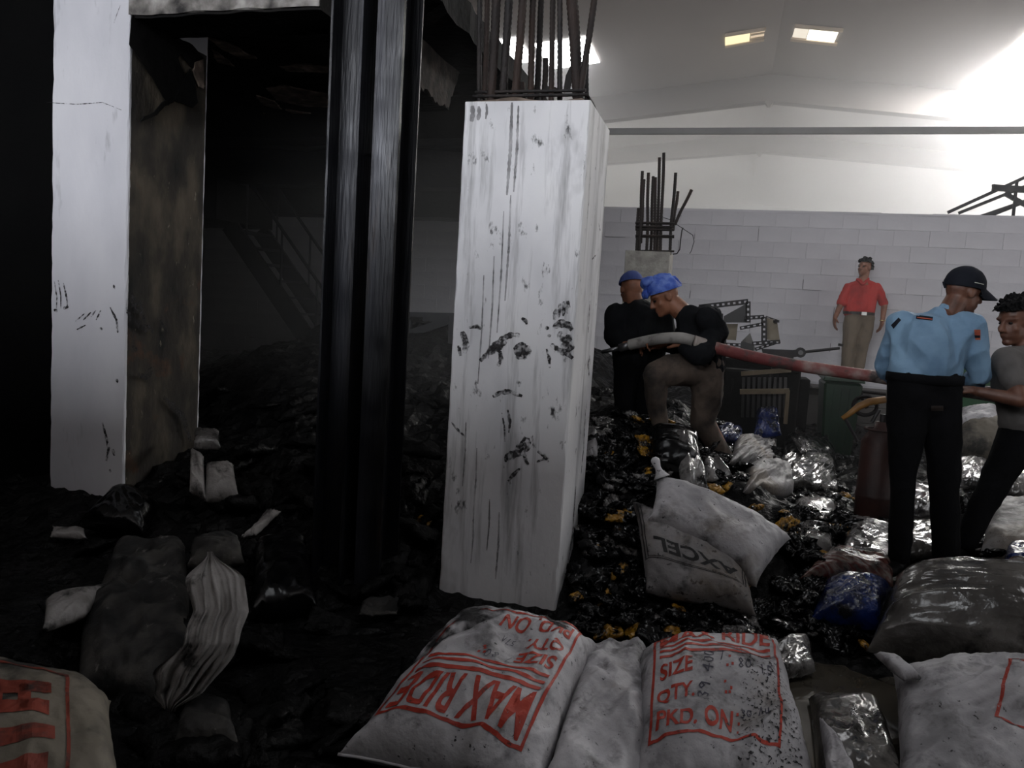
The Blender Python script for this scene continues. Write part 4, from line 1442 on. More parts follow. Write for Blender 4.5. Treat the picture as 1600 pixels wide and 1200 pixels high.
# bale G wrapped in clear film
pg = Pillow([hit(1352, 1018, .10), hit(1660, 1050, .10), hit(1660, 905, .20), hit(1400, 900, .16)], .22, nu=80, nv=60, wr=.020, seed=63, under=.6, stretch=(.35, 1.6), puff=3)
rg = empty('wrapped_bale', hit(1500, 960), 'large bale wrapped in wrinkled clear plastic film at the right, guard standing behind', 'bale')
pg.mb().build('film_wrap', 'film_clear', rg, smooth=True)

# more bags: (name, label, material, four px corners near-left, near-right, far-right, far-left, t, lift, extra)
bags = [
    ('film_bag', 'crinkled clear film bag lying behind the upright printed sack by the puddle', 'film_silver', (1205, 1062), (1275, 1050), (1265, 1000), (1205, 1008), .06, .05, {}),
    ('film_bag', 'flattened sooty clear film bag in front of the puddle', 'film_clear', (1275, 1240), (1420, 1240), (1372, 1098), (1262, 1090), .10, .03, {}),
    ('plain_sack', 'narrow pale sack corner sticking up right of the upright printed sack', 'sack_white', (1296, 1240), (1345, 1240), (1300, 1150), (1280, 1120), .05, .16, {}),
    ('striped_sack', 'sack with faded red stripes under the guard feet', 'film_redstripe', (1248, 905), (1398, 918), (1392, 872), (1300, 862), .10, .06, {'stretch': (.4, 1.5)}),
    ('blue_bag', 'shiny dark blue plastic bag left of the wrapped bale', 'film_blue', (1262, 972), (1372, 985), (1395, 918), (1290, 908), .11, .08, {}),
    ('film_bag', 'striped shiny film bundle right of the big folded sack', 'film_silver', (1236, 872), (1300, 870), (1308, 786), (1240, 782), .09, .06, {'stretch': (.5, 1.8)}),
    ('film_bag', 'torn film bag glinting in front of the drum', 'film_silver', (1310, 882), (1400, 900), (1400, 826), (1318, 812), .10, .07, {}),
    ('film_bag', 'bright glossy film bag between the guard legs', 'film_silver', (1416, 815), (1470, 815), (1465, 765), (1420, 765), .09, .10, {}),
    ('film_bag', 'dull film bag below the one between the guard legs', 'film_clear', (1412, 872), (1470, 872), (1466, 815), (1416, 815), .08, .08, {}),
    ('film_bag', 'glinting film bag just right of the guard knee', 'film_silver', (1492, 762), (1545, 762), (1545, 722), (1494, 722), .08, .10, {}),
    ('plain_sack', 'beige sack standing behind the guard elbow', 'sack_beige', (1488, 718), (1562, 718), (1560, 655), (1492, 655), .14, 6.3, {}),
    ('plain_sack', 'small pale sack on top of the beige sack at right', 'sack_white', (1494, 664), (1562, 664), (1556, 634), (1500, 640), .07, 6.4, {}),
    ('plain_sack', 'grey sack under the right man leg', 'sack_soiled', (1530, 868), (1640, 880), (1640, 790), (1545, 790), .12, .08, {}),
    ('film_bag', 'crumpled film bag at the right edge behind the right man', 'film_clear', (1560, 770), (1640, 775), (1640, 720), (1570, 715), .10, .12, {}),
    ('blue_bag', 'blue bag end at the right edge below the right man', 'film_blue', (1564, 890), (1640, 895), (1640, 858), (1575, 858), .08, .08, {}),
    ('film_bag', 'red and silver film bundle behind the wrapped bale at the right edge', 'film_redstripe', (1560, 905), (1650, 920), (1650, 890), (1570, 882), .07, .10, {'stretch': (.4, 1.5)}),
    ('plain_sack', 'silver grey sack lying right of the turbaned worker foot', 'sack_soiled', (1138, 725), (1200, 735), (1215, 695), (1150, 682), .09, .08, {}),
    ('plain_sack', 'crumpled pale sack below the first one near the worker foot', 'sack_soiled', (1160, 770), (1240, 780), (1230, 728), (1165, 722), .09, .06, {}),
    ('film_bag', 'dusty film bag at the middle of the right heap', 'film_clear', (1215, 760), (1310, 770), (1300, 716), (1220, 712), .09, .08, {}),
    ('film_bag', 'long pale strip of film over black bags below the machine guard', 'film_silver', (1252, 710), (1272, 706), (1230, 656), (1212, 660), .04, .22, {'stretch': (1.5, .5)}),
    ('black_bag', 'large black bag with pale film under the long strip', 'film_black', (1225, 726), (1310, 730), (1296, 676), (1216, 668), .16, .06, {}),
    ('black_bag', 'shiny black bag in front of the turbaned worker legs', 'film_black', (1012, 735), (1085, 760), (1090, 685), (1010, 672), .13, .06, {'stretch': (.5, 1.5)}),
    ('film_bag', 'white streaked film over the shiny black bag by the worker', 'film_silver', (1064, 762), (1108, 768), (1088, 690), (1050, 664), .06, .14, {'stretch': (1.8, .5)}),
    ('film_bag', 'pale fan of film left of the worker rear foot', 'film_silver', (1096, 752), (1148, 750), (1120, 718), (1098, 712), .04, .10, {'stretch': (1.8, .6)}),
    ('film_bag', 'torn film flap at the near edge of the big folded sack', 'film_clear', (1110, 968), (1178, 968), (1160, 945), (1105, 948), .03, .06, {}),
    ('blue_bag', 'small blue bag behind the worker rear foot', 'film_blue', (1120, 690), (1160, 692), (1156, 668), (1124, 668), .05, .08, {}),
    ('blue_bag', 'blue bag among black bags below the machine guard', 'film_blue', (1176, 682), (1222, 680), (1214, 640), (1182, 640), .08, 6.1, {}),
    ('plain_sack', 'grey rag beside the middle column foot on the right', 'sack_soiled', (912, 722), (936, 722), (934, 676), (918, 676), .06, .06, {}),
    # left, in the gloom
    ('burnt_sack', 'large scorched sack lying in the dark at lower left', 'sack_burnt', (118, 1075), (300, 1110), (300, 905), (125, 930), .13, .06, {'stretch': (1.7, .8)}),
    ('burnt_sack', 'charred clump over the top end of the hanging twisted sack', 'sack_burnt', (292, 884), (384, 880), (372, 838), (300, 842), .08, .16, {'stretch': (.7, 1.8)}),
    ('burnt_sack', 'charred flat sack behind the large scorched one', 'sack_burnt', (150, 930), (300, 925), (290, 855), (180, 860), .12, .06, {}),
    ('torn_sack', 'pale torn sack end at the far left of the dark floor', 'sack_twist', (66, 985), (135, 962), (165, 915), (70, 938), .05, .18, {}),
    ('burnt_sack', 'wrinkled charred rag below the hanging twisted sack', 'sack_burnt', (270, 1165), (375, 1172), (360, 1110), (285, 1098), .07, .06, {'stretch': (.5, 1.6)}),
    ('burnt_sack', 'black bulging bag right of the twisted sack', 'film_black', (388, 965), (500, 955), (480, 850), (395, 860), .14, .06, {}),
    ('torn_sack', 'small pale bag standing against the left column side', 'sack_twist', (296, 770), (322, 782), (318, 712), (298, 704), .07, .14, {}),
    ('torn_sack', 'second pale torn bag beside the left column', 'sack_twist', (318, 785), (375, 782), (365, 728), (322, 726), .07, .10, {}),
    ('film_bag', 'crumpled shiny black and white film above the pale torn bags', 'film_silver', (302, 700), (345, 700), (342, 672), (304, 672), .06, .20, {}),
    ('torn_sack', 'curled pale scrap in the dark left of the stanchion', 'sack_twist', (376, 842), (400, 836), (440, 797), (420, 795), .025, .10, {}),
    ('torn_sack', 'flat grey scrap on the floor left of the printed sack', 'sack_burnt', (560, 962), (620, 960), (632, 930), (565, 942), .02, .06, {}),
    ('torn_sack', 'dull brown bundle at the left column edge', 'sack_burnt', (270, 632), (300, 632), (300, 590), (274, 594), .07, .30, {}),
    ('black_bag', 'flat black bag leaning at the foot of the left column', 'film_black', (120, 822), (225, 835), (250, 790), (190, 765), .10, .08, {}),
    ('torn_sack', 'white crumpled paper at the left column foot', 'sack_twist', (78, 838), (136, 842), (132, 826), (82, 822), .03, .06, {}),
]
for i, (nm, lb, mm, a, b, c, d, t, lift, kw) in enumerate(bags):
    if lift > 1:     # stands clear of the heap at a known distance
        qd = [PD(*a, lift), PD(*b, lift), PD(*c, lift + .25), PD(*d, lift + .25)]
    else:
        qd = [hit(*a, lift), hit(*b, lift), hit(*c, lift), hit(*d, lift)]
    pil = Pillow(qd, t, nu=34, nv=34, wr=.028 if 'film' in mm else (.04 if 'burnt' in mm else .024), seed=100 + i * 7, under=.7, **kw)
    ctr = pil.T[17][17]
    o = pil.mb().build(nm, mm, None, smooth=True, origin=(ctr.x, ctr.y, ctr.z - t))
    tag(o, lb, 'bag' if 'bag' in nm else 'sack')

# printed faded lettering on the striped bag is beyond reading

# ---- the twisted torn sack hanging down at lower left
path = [(328, 862, .55), (338, 905, .52), (342, 955, .44), (325, 1005, .36), (300, 1045, .27), (280, 1080, .18), (268, 1112, .10)]
wid = [.012, .105, .10, .10, .115, .08, .02]
cs = [PZ(px, py, z) for px, py, z in path]
k = 60
rows = []
for i in range(k + 1):
    t = i / k * (len(cs) - 1)
    a = min(len(cs) - 2, int(t))
    f = t - a
    f2 = f * f * (3 - 2 * f)
    p = cs[a].lerp(cs[a + 1], f)
    w = wid[a] + (wid[a + 1] - wid[a]) * f2
    row = []
    sd = (RM @ V((1, 0, 0)))
    nn = (CAM - p).normalized()
    for j in range(41):
        s = j / 40 * 2 - 1
        fold = .02 * nz(s * 6.5 + .8 * nz(i * .06, 2), i * .035, 5) * 1.6 + .016 * (ridge(s * 9 + .5 * nz(i * .08, 4), i * .03, 8) - .6) + .012 * nz(s * 2, i * .12, 3)
        fold -= .5 * w * s * s
        row.append(p + sd * (s * w * (1 + .22 * nz(i * .09, s * 1.5, 4)) + .025 * nz(i * .08, 9)) + nn * fold)
    rows.append(row)
m = MB().grid(rows)
back = [[p - (CAM - p).normalized() * .012 for p in r] for r in rows]
m.grid([list(reversed(r)) for r in back])
m.grid([[rows[i][0], back[i][0]] for i in range(k + 1)]).grid([[back[i][-1], rows[i][-1]] for i in range(k + 1)])
ctr = cs[3]
tw = m.build('twisted_sack', 'sack_twist', None, smooth=True, origin=(ctr.x, ctr.y, .05))
tag(tw, 'pale torn sack hanging in long twisted folds at lower left', 'sack')


# ---- small packets strewn over the heap
def packet_mesh(seed, mm, flat=.35):
    pil = Pillow([(-.5, -.36, 0), (.5, -.36, 0), (.5, .36, 0), (-.5, .36, 0)], .16, nu=13, nv=11, wr=.10, seed=seed, under=.8, puff=3, hem=.16, gather=.8)
    return pil.mb().mesh('packet', mm, smooth=True)


PK = {mm: [packet_mesh(300 + 13 * i + 57 * j, mm) for i in range(6)] for j, mm in enumerate(('film_black', 'film_yellow', 'film_blue', 'film_silver', 'charred'))}
rr = random.Random(11)


def inside(px, py, boxes):
    return any(a < px < c and b < py < d for a, b, c, d in boxes)


block_out = [(1000, 760, 1220, 950), (1370, 880, 1640, 1040), (1215, 1010, 1390, 1100), (985, 500, 1120, 640)]


LAND = [(940, 690, 'beside the middle column'), (930, 820, 'low beside the middle column'), (920, 950, 'at the middle column foot'), (1040, 700, 'by the turbaned worker'), (1000, 830, 'left of the folded sack'),
        (1060, 990, 'in front of the folded sack'), (1190, 960, 'between folded sack and blue bag'), (1120, 760, 'above the folded sack'), (1240, 800, 'right of the folded sack'), (1200, 690, 'under the machine guard'),
        (1330, 760, 'in front of the drum'), (1290, 850, 'near the striped sack'), (1440, 760, 'behind the guard legs'), (1560, 780, 'by the right man'), (1340, 970, 'around the blue bag'),
        (340, 660, 'by the left column'), (440, 720, 'left of the stanchion'), (420, 840, 'before the stanchion'), (640, 700, 'right of the stanchion'), (640, 840, 'left of the middle column foot'),
        (120, 900, 'near the left column foot'), (250, 950, 'around the scorched sack'), (420, 1000, 'right of the twisted sack'), (420, 1150, 'in the lower left foreground'), (570, 980, 'left of the printed sack')]


def strew(region, count, mm, size, label, group, name, spots=None):
    made = 0
    tries = 0
    while made < count and tries < count * 6:
        tries += 1
        if spots:
            if made >= len(spots):
                break
            px, py = spots[made][:2]
            sz = spots[made][2] if len(spots[made]) > 2 else size
        else:
            px, py = rr.uniform(region[0], region[2]), region[1] + (region[3] - region[1]) * rr.random() ** .8
            sz = size
            if inside(px, py, block_out):
                continue
        p = hit(px, py, .055 if mm == 'film_yellow' else .03)
        if p.y > 9.5:
            made += 1 if spots else 0
            continue
        o = bpy.data.objects.new(name, rr.choice(PK[mm]))
        C.objects.link(o)
        s = sz * rr.uniform(.75, 1.35) * (1.05 if mm == 'film_yellow' else 1)
        o.location = (p.x, p.y, p.z + s * .02)
        o.scale = (s, s * rr.uniform(.7, 1.1), s * rr.uniform(.6, 1.2))
        o.rotation_euler = (rr.uniform(-.1, .75), rr.uniform(-.45, .45), rr.uniform(0, 6.28))
        lm = min(LAND, key=lambda q: (q[0] - px) ** 2 + (q[1] - py) ** 2)[2]
        tag(o, label + ' ' + lm, 'packet', group + ' ' + lm)
        made += 1


strew((912, 640, 1320, 1000), 190, 'film_black', .21, 'crumpled black plastic packet in the heap', 'black packets on the right heap', 'plastic_packet')
strew((1240, 690, 1600, 880), 26, 'film_black', .24, 'glossy black packet', 'black packets around the guard', 'plastic_packet')
strew((912, 640, 1330, 990), 60, 'film_silver', .13, 'small scrap of pale film', 'pale film scraps on the right heap', 'film_scrap')
strew((300, 610, 700, 880), 60, 'charred', .26, 'charred black packet in the dark heap', 'charred packets in the dark', 'charred_packet')
strew((70, 850, 680, 1190), 60, 'charred', .24, 'charred black packet on the dark floor', 'charred packets at lower left', 'charred_packet')
ysp = [(945, 864, .15), (968, 893, .17), (963, 802, .18), (978, 798, .12), (1034, 659, .17), (1010, 690, .13), (1006, 706, .11), (955, 926, .12), (950, 990, .18), (985, 985, .1), (1060, 950, .13),
       (1110, 766, .17), (1130, 762, .14), (1228, 820, .14), (1240, 842, .1), (1262, 860, .13), (1285, 872, .12), (1010, 735, .1), (1020, 742, .1), (905, 932, .1), (1045, 985, .12), (1180, 795, .1),
       (1320, 775, .12), (1340, 785, .12), (1160, 915, .12), (1225, 800, .1), (1310, 830, .1), (948, 712, .1), (995, 655, .09), (1275, 800, .1), (1352, 1010, .1), (662, 815, .12), (940, 945, .09), (1255, 800, .09)]
strew(None, len(ysp), 'film_yellow', .14, 'small torn yellow packet', 'yellow packets in the heaps', 'yellow_packet', ysp)
bsp = [(1135, 676, .13), (1200, 655, .14), (1215, 668, .1), (1225, 760, .16), (1240, 765, .12), (1185, 640, .12), (1320, 940, .14), (1285, 960, .14), (1370, 930, .12), (1160, 690, .1), (1278, 690, .1), (985, 640, .08)]
strew(None, len(bsp), 'film_blue', .14, 'small blue plastic packet', 'blue packets in the right heap', 'blue_packet', bsp)


# ================================================================== PEOPLE
RT = RM @ V((1, 0, 0))
FW = V((-(RM @ V((0, 0, 1))).x, -(RM @ V((0, 0, 1))).y, 0)).normalized()
UP = V((0, 0, 1))
RTH = V((RT.x, RT.y, 0)).normalized()


class Blob:
    """closed solids that are fused into one continuous skin"""

    def __init__(s):
        s.m = MB()

    def cap(s, p0, r0, p1, r1, n=14):
        p0, p1 = V(p0), V(p1)
        d = p1 - p0
        L_ = d.length
        if L_ < 1e-5:
            d = V((0, 0, 1))
        d = d.normalized()
        a = d.orthogonal().normalized()
        b = d.cross(a)
        rows = []
        for i in range(1, 5):
            t = PI / 2 * (1 - i / 4.0)
            rows.append((p0 - d * (r0 * math.sin(t)), r0 * math.cos(t)))
        for i in range(0, 4):
            t = PI / 2 * (i / 4.0)
            rows.append((p1 + d * (r1 * math.sin(t)), r1 * math.cos(t)))
        R_ = [[c + (a * math.cos(2 * PI * k / n) + b * math.sin(2 * PI * k / n)) * r for k in range(n)] for c, r in rows]
        o = len(s.m.v)
        s.m.grid(R_, closed=True)
        i0 = len(s.m.v)
        s.m.v += [tuple(p0 - d * r0), tuple(p1 + d * r1)]
        e = o + 7 * n
        for k in range(n):
            s.m.f.append((o + (k + 1) % n, o + k, i0))
            s.m.f.append((e + k, e + (k + 1) % n, i0 + 1))
        return s

    def chain(s, pts):
        for (p, r), (q, t) in zip(pts[:-1], pts[1:]):
            s.cap(p, r, q, t)
        return s

    def ell(s, c, rx, ry, rz, ax=RT, ay=FW, az=UP, n=16, k=10):
        c = V(c)
        o = len(s.m.v)
        rows = []
        for i in range(1, k):
            t = PI * i / k
            rows.append([c + ax * (rx * math.sin(t) * math.cos(2 * PI * j / n)) + ay * (ry * math.sin(t) * math.sin(2 * PI * j / n)) + az * (rz * math.cos(t)) for j in range(n)])
        s.m.grid(rows, closed=True)
        i0 = len(s.m.v)
        s.m.v += [tuple(c + az * rz), tuple(c - az * rz)]
        e = o + (k - 2) * n
        for j in range(n):
            s.m.f.append((o + (j + 1) % n, o + j, i0))
            s.m.f.append((e + j, e + (j + 1) % n, i0 + 1))
        return s

    def build(s, name, mm, parent, vox=.007, smooth=4, wrk=0.0, wscale=9.0, seed=0):
        ob = s.m.build(name, None)
        md = ob.modifiers.new('r', 'REMESH')
        md.mode = 'VOXEL'
        md.voxel_size = vox
        ms = ob.modifiers.new('s', 'SMOOTH')
        ms.factor = .5
        ms.iterations = smooth
        bpy.context.view_layer.update()
        dg = bpy.context.evaluated_depsgraph_get()
        me = bpy.data.meshes.new_from_object(ob.evaluated_get(dg))
        bpy.data.objects.remove(ob)
        me.name = name
        if wrk:
            nv = len(me.vertices)
            co = np.empty(nv * 3)
            no = np.empty(nv * 3)
            me.vertices.foreach_get('co', co)
            me.vertices.foreach_get('normal', no)
            co, no = co.reshape(-1, 3), no.reshape(-1, 3)
            for i in range(nv):
                x, y, z = co[i] * wscale
                w = .7 * nz(x * .5, y * .5, z * .5 + seed) + .8 * (ridge(x, y, z * .7 + seed) - .6) + .3 * (ridge(x * 2.3, y * 2.3, z * 1.6 + seed) - .6)
                co[i] += no[i] * wrk * w
            me.vertices.foreach_set('co', co.reshape(-1))
        me.materials.clear()
        me.materials.append(MATS[mm])
        me.polygons.foreach_set('use_smooth', [True] * len(me.polygons))
        o = bpy.data.objects.new(name, me)
        C.objects.link(o)
        if parent:
            put(o, parent)
        return o


def hand(B, w, d, n, side, curl=.5, k=1.0, spread=.0):
    """wrist, finger direction, palm normal (fingers curl towards it), thumb side"""
    w, d, n = V(w), V(d).normalized(), V(n)
    n = (n - d * n.dot(d)).normalized()
    s = d.cross(n).normalized() * side
    B.ell(w + d * .045 * k, .042 * k, .052 * k, .019 * k, s, d, n)
    B.cap(w - d * .01, .026 * k, w + d * .03 * k, .026 * k)
    for i, L_ in enumerate((.040, .046, .043, .034)):
        b = w + d * (.085 - .006 * abs(i - 1.3)) * k + s * (.030 - .020 * i) * k
        a1 = curl * .9
        d1 = (d * math.cos(a1) + n * math.sin(a1) + s * spread * (1.5 - i) * .2).normalized()
        a2 = curl * 2.0
        d2 = (d * math.cos(a2) + n * math.sin(a2)).normalized()
        a3 = curl * 2.8
        d3 = (d * math.cos(a3) + n * math.sin(a3)).normalized()
        p1 = b + d1 * L_ * k
        p2 = p1 + d2 * L_ * .62 * k
        p3 = p2 + d3 * L_ * .45 * k
        B.cap(b - d * .015, .0098 * k, p1, .009 * k, 8).cap(p1, .009 * k, p2, .0082 * k, 8).cap(p2, .0082 * k, p3, .007 * k, 8)
    tb0 = w + d * .02 * k + s * .030 * k
    t1 = tb0 + (d * .55 + s * .75 + n * .25).normalized() * .038 * k
    t2 = t1 + (d * .85 + s * .15 + n * .5).normalized() * .030 * k
    B.cap(tb0, .014 * k, t1, .011 * k, 8).cap(t1, .011 * k, t2, .009 * k, 8)


def head(B, c, f, u, neck, nr=.055, k=1.0):
    c, f = V(c), V(f).normalized()
    u = V(u)
    u = (u - f * u.dot(f)).normalized()
    s = f.cross(u).normalized()
    B.ell(c + u * .022 * k - f * .012 * k, .074 * k, .095 * k, .098 * k, s, f, u)
    B.ell(c + f * .022 * k - u * .045 * k, .058 * k, .068 * k, .076 * k, s, f, u)
    B.ell(c + f * .066 * k - u * .098 * k, .026 * k, .024 * k, .020 * k, s, f, u)          # chin
    B.cap(c - u * .060 * k - f * .01, .05 * k, c + f * .045 * k - u * .085 * k, .034 * k)    # jaw
    B.cap(c + f * .082 * k + u * .006 * k, .011 * k, c + f * .104 * k - u * .030 * k, .014 * k, 10)   # nose
    for q in (-1, 1):
        B.ell(c + f * .092 * k - u * .036 * k + s * q * .012 * k, .009 * k, .010 * k, .008 * k, s, f, u, 8, 6)
        B.ell(c - f * .004 * k + s * q * .076 * k - u * .012 * k, .010 * k, .020 * k, .031 * k, s, f, u, 10, 8)   # ear
        B.cap(c + f * .076 * k + u * .022 * k + s * q * .010 * k, .012 * k, c + f * .062 * k + u * .022 * k + s * q * .048 * k, .011 * k, 8)   # brow
        B.ell(c + f * .052 * k - u * .030 * k + s * q * .040 * k, .020 * k, .020 * k, .022 * k, s, f, u, 10, 8)   # cheek
    B.ell(c + f * .084 * k - u * .062 * k, .024 * k, .011 * k, .007 * k, s, f, u, 10, 6)
    B.ell(c + f * .082 * k - u * .073 * k, .021 * k, .011 * k, .008 * k, s, f, u, 10, 6)
    B.cap(c - u * .04 * k - f * .025 * k, nr, neck, nr * 1.12)
    return c, f, u, s


def face_bits(hd, parent, k=1.0):
    c, f, u, s = hd
    for q in (-1, 1):
        b = MB()
        p = c + f * .076 * k + s * q * .031 * k + u * .000
        rows = []
        for i in range(1, 6):
            t = PI * i / 6
            rows.append([p + s * (.013 * math.sin(t) * math.cos(2 * PI * j / 10)) + f * (.010 * math.sin(t) * math.sin(2 * PI * j / 10)) + u * (.008 * math.cos(t)) for j in range(10)])
        b.grid(rows, closed=True)
        b.build('eye', 'eye_dark', parent, smooth=True)


def dome(hd, rx, ry, rz, cu, cf, a0, a1, name, mm, parent, bump=0.0, bs=20, thick=.006, flatten=None):
    """cap or hair shell over the skull: from the crown down to angle a1(phi)"""
    c, f, u, s = hd
    o = c + u * cu + f * cf
    rows_o, rows_i = [], []
    K, M_ = 14, 28
    for i in range(K + 1):
        ro, ri = [], []
        for j in range(M_):
            ph = 2 * PI * j / M_
            lim = a1(ph) if callable(a1) else a1
            t = .02 + (lim - .02) * i / K
            dirv = f * math.cos(ph) * math.sin(t) * ry + s * math.sin(ph) * math.sin(t) * rx + u * math.cos(t) * rz
            q = o + dirv
            e = bump * (nz(q.x * bs, q.y * bs, q.z * bs) + .5 * nz(q.x * bs * 2.2, q.y * bs * 2.2, q.z * bs * 2.2)) if bump else 0
            ro.append(q + dirv.normalized() * e)
            ri.append(q - dirv.normalized() * thick)
        rows_o.append(ro)
        rows_i.append(ri)
    m = MB()
    m.grid(rows_o, closed=True)
    m.grid([list(reversed(r)) for r in rows_i], closed=True)
    m.grid([rows_o[-1], rows_i[-1]], closed=True)
    n0 = len(m.v)
    m.v.append(tuple(o + u * rz))
    for j in range(M_):
        m.f.append(((j + 1) % M_, j, n0))
    return m.build(name, mm, parent, smooth=True)


def tousled(hd, rx, ry, rz, parent, k=1.0, seed=1, count=150, name='hair', mm='hair_black', front=.25):
    c, f, u, s = hd
    r = random.Random(seed)
    o = c + u * .026 * k - f * .012 * k
    B = Blob()
    B.ell(o + u * .008, rx * .96, ry * .96, rz * .96, s, f, u)
    done = 0
    while done < count:
        v = V((r.gauss(0, 1), r.gauss(0, 1), r.gauss(0, 1))).normalized()      # side, forward, up
        if v.z < (front if v.y > 0.1 else -.35):
            continue
        p = o + s * v.x * rx + f * v.y * ry + u * v.z * rz
        dd = (s * v.x + f * v.y + u * v.z * .6 + V((r.gauss(0, .5), r.gauss(0, .5), r.gauss(0, .5)))).normalized()
        B.cap(p, .014 * k, p + dd * .02 * k, .007 * k, 7)
        done += 1
    # keep the face clear: the scalp ellipsoid is cut away in front below the hair line
    ob = B.build(name, mm, None, .005, 1)
    bm = bmesh.new()
    bm.from_mesh(ob.data)
    kill = []
    for vtx in bm.verts:
        d = vtx.co - o
        a, b = d.dot(f), d.dot(u)
        if (b < .035 * k and a > -.015 * k) or b < -.085 * k:
            kill.append(vtx)
    bmesh.ops.delete(bm, geom=kill, context='VERTS')
    bm.to_mesh(ob.data)
    bm.free()
    return put(ob, parent)


def shoe(parent, ankle, d, k=1.0, mm='shoe_black', up=UP):
    a, d = V(ankle), V(d).normalized()
    B = Blob()
    B.cap(a - UP * .03 - d * .03, .038 * k, a - UP * .055 + d * .07 * k, .036 * k).cap(a - UP * .055 + d * .07 * k, .038 * k, a - UP * .065 + d * .15 * k, .028 * k)
    B.cap(a - UP * .06 - d * .05 * k, .03 * k, a - UP * .07 + d * .16 * k, .024 * k).cap(a, .042 * k, a - UP * .04, .04 * k)
    return B.build('shoe', mm, parent, .009, 3)


mat('skin_dark', [(70, 44, 34), (98, 64, 50), (112, 76, 60)], 14, .5, bump=.05, bscale=60)
mat('skin_mid', [(104, 66, 48), (134, 88, 66), (150, 100, 76)], 14, .5, bump=.05, bscale=60)
mat('eye_dark', [(14, 10, 9), (26, 20, 18)], 5, .2, bump=0)
mat('hair_black', [(9, 9, 10), (20, 19, 20)], 40, .6, bump=.8, bscale=90, spec=.12)
mat('cloth_black', [(13, 14, 16), (20, 21, 24), (30, 31, 34)], 7, .85, bump=.15, bscale=60, dirt=((60, 60, 62), 8.0, .66, .76, (1, 1, 1)), spec=.12)
mat('cloth_black_trouser', [(9, 9, 11), (14, 14, 17)], 7, .85, bump=.15, bscale=80, spec=.12)
mat('cloth_blue', [(92, 122, 150), (116, 147, 174), (128, 160, 186)], 4, .75, bump=.12, bscale=90, dirt=((84, 112, 140), 3.0, .52, .7, (1, 1, 1)))
mat('cloth_red', [(150, 36, 34), (178, 46, 42), (186, 54, 48)], 5, .8, bump=.12, bscale=90)
mat('cloth_khaki', [(92, 80, 66), (112, 98, 82), (122, 108, 92)], 5, .85, bump=.12, bscale=90)
mat('cloth_mudbrown', [(52, 44, 38), (78, 66, 58), (94, 82, 72)], 5, .85, bump=.15, bscale=80, dirt=((30, 27, 25), 4.0, .5, .68, (1, 1, 1)))
mat('cloth_grey', [(70, 66, 64), (88, 84, 82), (98, 94, 92)], 5, .85, bump=.12, bscale=80)
mat('shoe_black', [(8, 8, 9), (16, 16, 17)], 9, .45, bump=.1, spec=.12)
mat('turban_blue', [(40, 66, 150), (66, 96, 184), (112, 138, 206)], 16, .7, bump=.4, bscale=50, dirt=((160, 176, 216), 12.0, .66, .74, (1, 1, 1)))
mat('cap_navy', [(20, 22, 28), (32, 34, 42)], 8, .8, bump=.15, bscale=80, spec=.12)
mat('cap_blue', [(44, 58, 110), (66, 82, 140)], 9, .8, bump=.2, bscale=70)
mat('patch_red', [(150, 60, 50), (170, 90, 60)], 30, .7, bump=0)
mat('pale_trim', [(196, 194, 178), (214, 212, 200)], 5, .6, bump=0)
mat('belt_dark', [(30, 22, 18), (44, 34, 28)], 5, .5, bump=.1)
mat('buckle', [(170, 168, 164), (200, 198, 194)], 5, .3, metal=.8, bump=0)
mat('watch_gold', [(180, 160, 110), (200, 186, 140)], 5, .3, metal=.7, bump=0)

# ---------------------------------------------------------------- guard in the blue shirt
d0 = 4.15
G = lambda px, py, dd=0.0: PD(px, py, d0 + dd)
gd = empty('person', (1.17, 4.5, .24), 'person in light blue uniform shirt and dark cap, back turned, gripping the hose', 'person')
B = Blob()
hf = (RTH * .95 + FW * .08 - UP * .22).normalized()
gh = head(B, G(1507, 455), hf, UP + RTH * .12, G(1482, 492), .056)
shL, shR = G(1406, 505, .05), G(1512, 508, -.03)
elL, wrL = G(1386, 572, .18), G(1412, 598, .36)
elR, wrR = G(1531, 588, .02), G(1508, 606, .24)
B.chain([(shL, .045), (elL, .04), (wrL, .03)]).chain([(shR, .045), (elR, .04), (wrR, .03)])
hand(B, wrL, (G(1440, 606, .40) - wrL), -UP + FW * .1, 1, .55)
hand(B, wrR, (G(1478, 608, .34) - wrR), -UP, -1, .55)
B.cap(G(1470, 500), .07, G(1445, 590), .08).chain([(G(1420, 620), .06), (G(1411, 750), .045), (G(1407, 862), .036)]).chain([(G(1468, 620), .06), (G(1474, 755), .045), (G(1479, 880), .036)]).cap(G(1442, 600), .07, G(1442, 615), .07)
B.build('body', 'skin_dark', gd, .0065, 3)
face_bits(gh, gd)
B = Blob()
B.chain([(G(1418, 515, .03), .098), (G(1424, 560, .02), .115), (G(1427, 580, .0), .115)]).chain([(G(1490, 518, -.01), .105), (G(1470, 560, 0), .112), (G(1464, 580, 0), .110)])
B.cap(G(1416, 505, .04), .075, G(1500, 508, -.02), .078).cap(G(1468, 498, 0), .070, G(1450, 530, -.02), .13).cap(G(1445, 530, -.03), .14, G(1446, 572, -.01), .138)
B.chain([(shL, .075), (elL, .066), (wrL + (elL - wrL) * .15, .052)]).chain([(shR, .080), (elR, .064), (wrR + (elR - wrR) * .35, .056)])
B.ell(G(1478, 494), .070, .072, .030)
B.build('shirt', 'cloth_blue', gd, .0095, 3, .022, 7.0, 1)
B = Blob()
B.cap(G(1479, 494), .060, G(1482, 487), .058)
B.build('collar', 'cloth_blue', gd, .008, 2)
B = Blob()
B.chain([(G(1425, 596), .124), (G(1418, 650), .105), (G(1411, 750), .066), (G(1405, 868), .054)]).chain([(G(1466, 596), .118), (G(1472, 650), .10), (G(1475, 755), .078), (G(1479, 884), .064)])
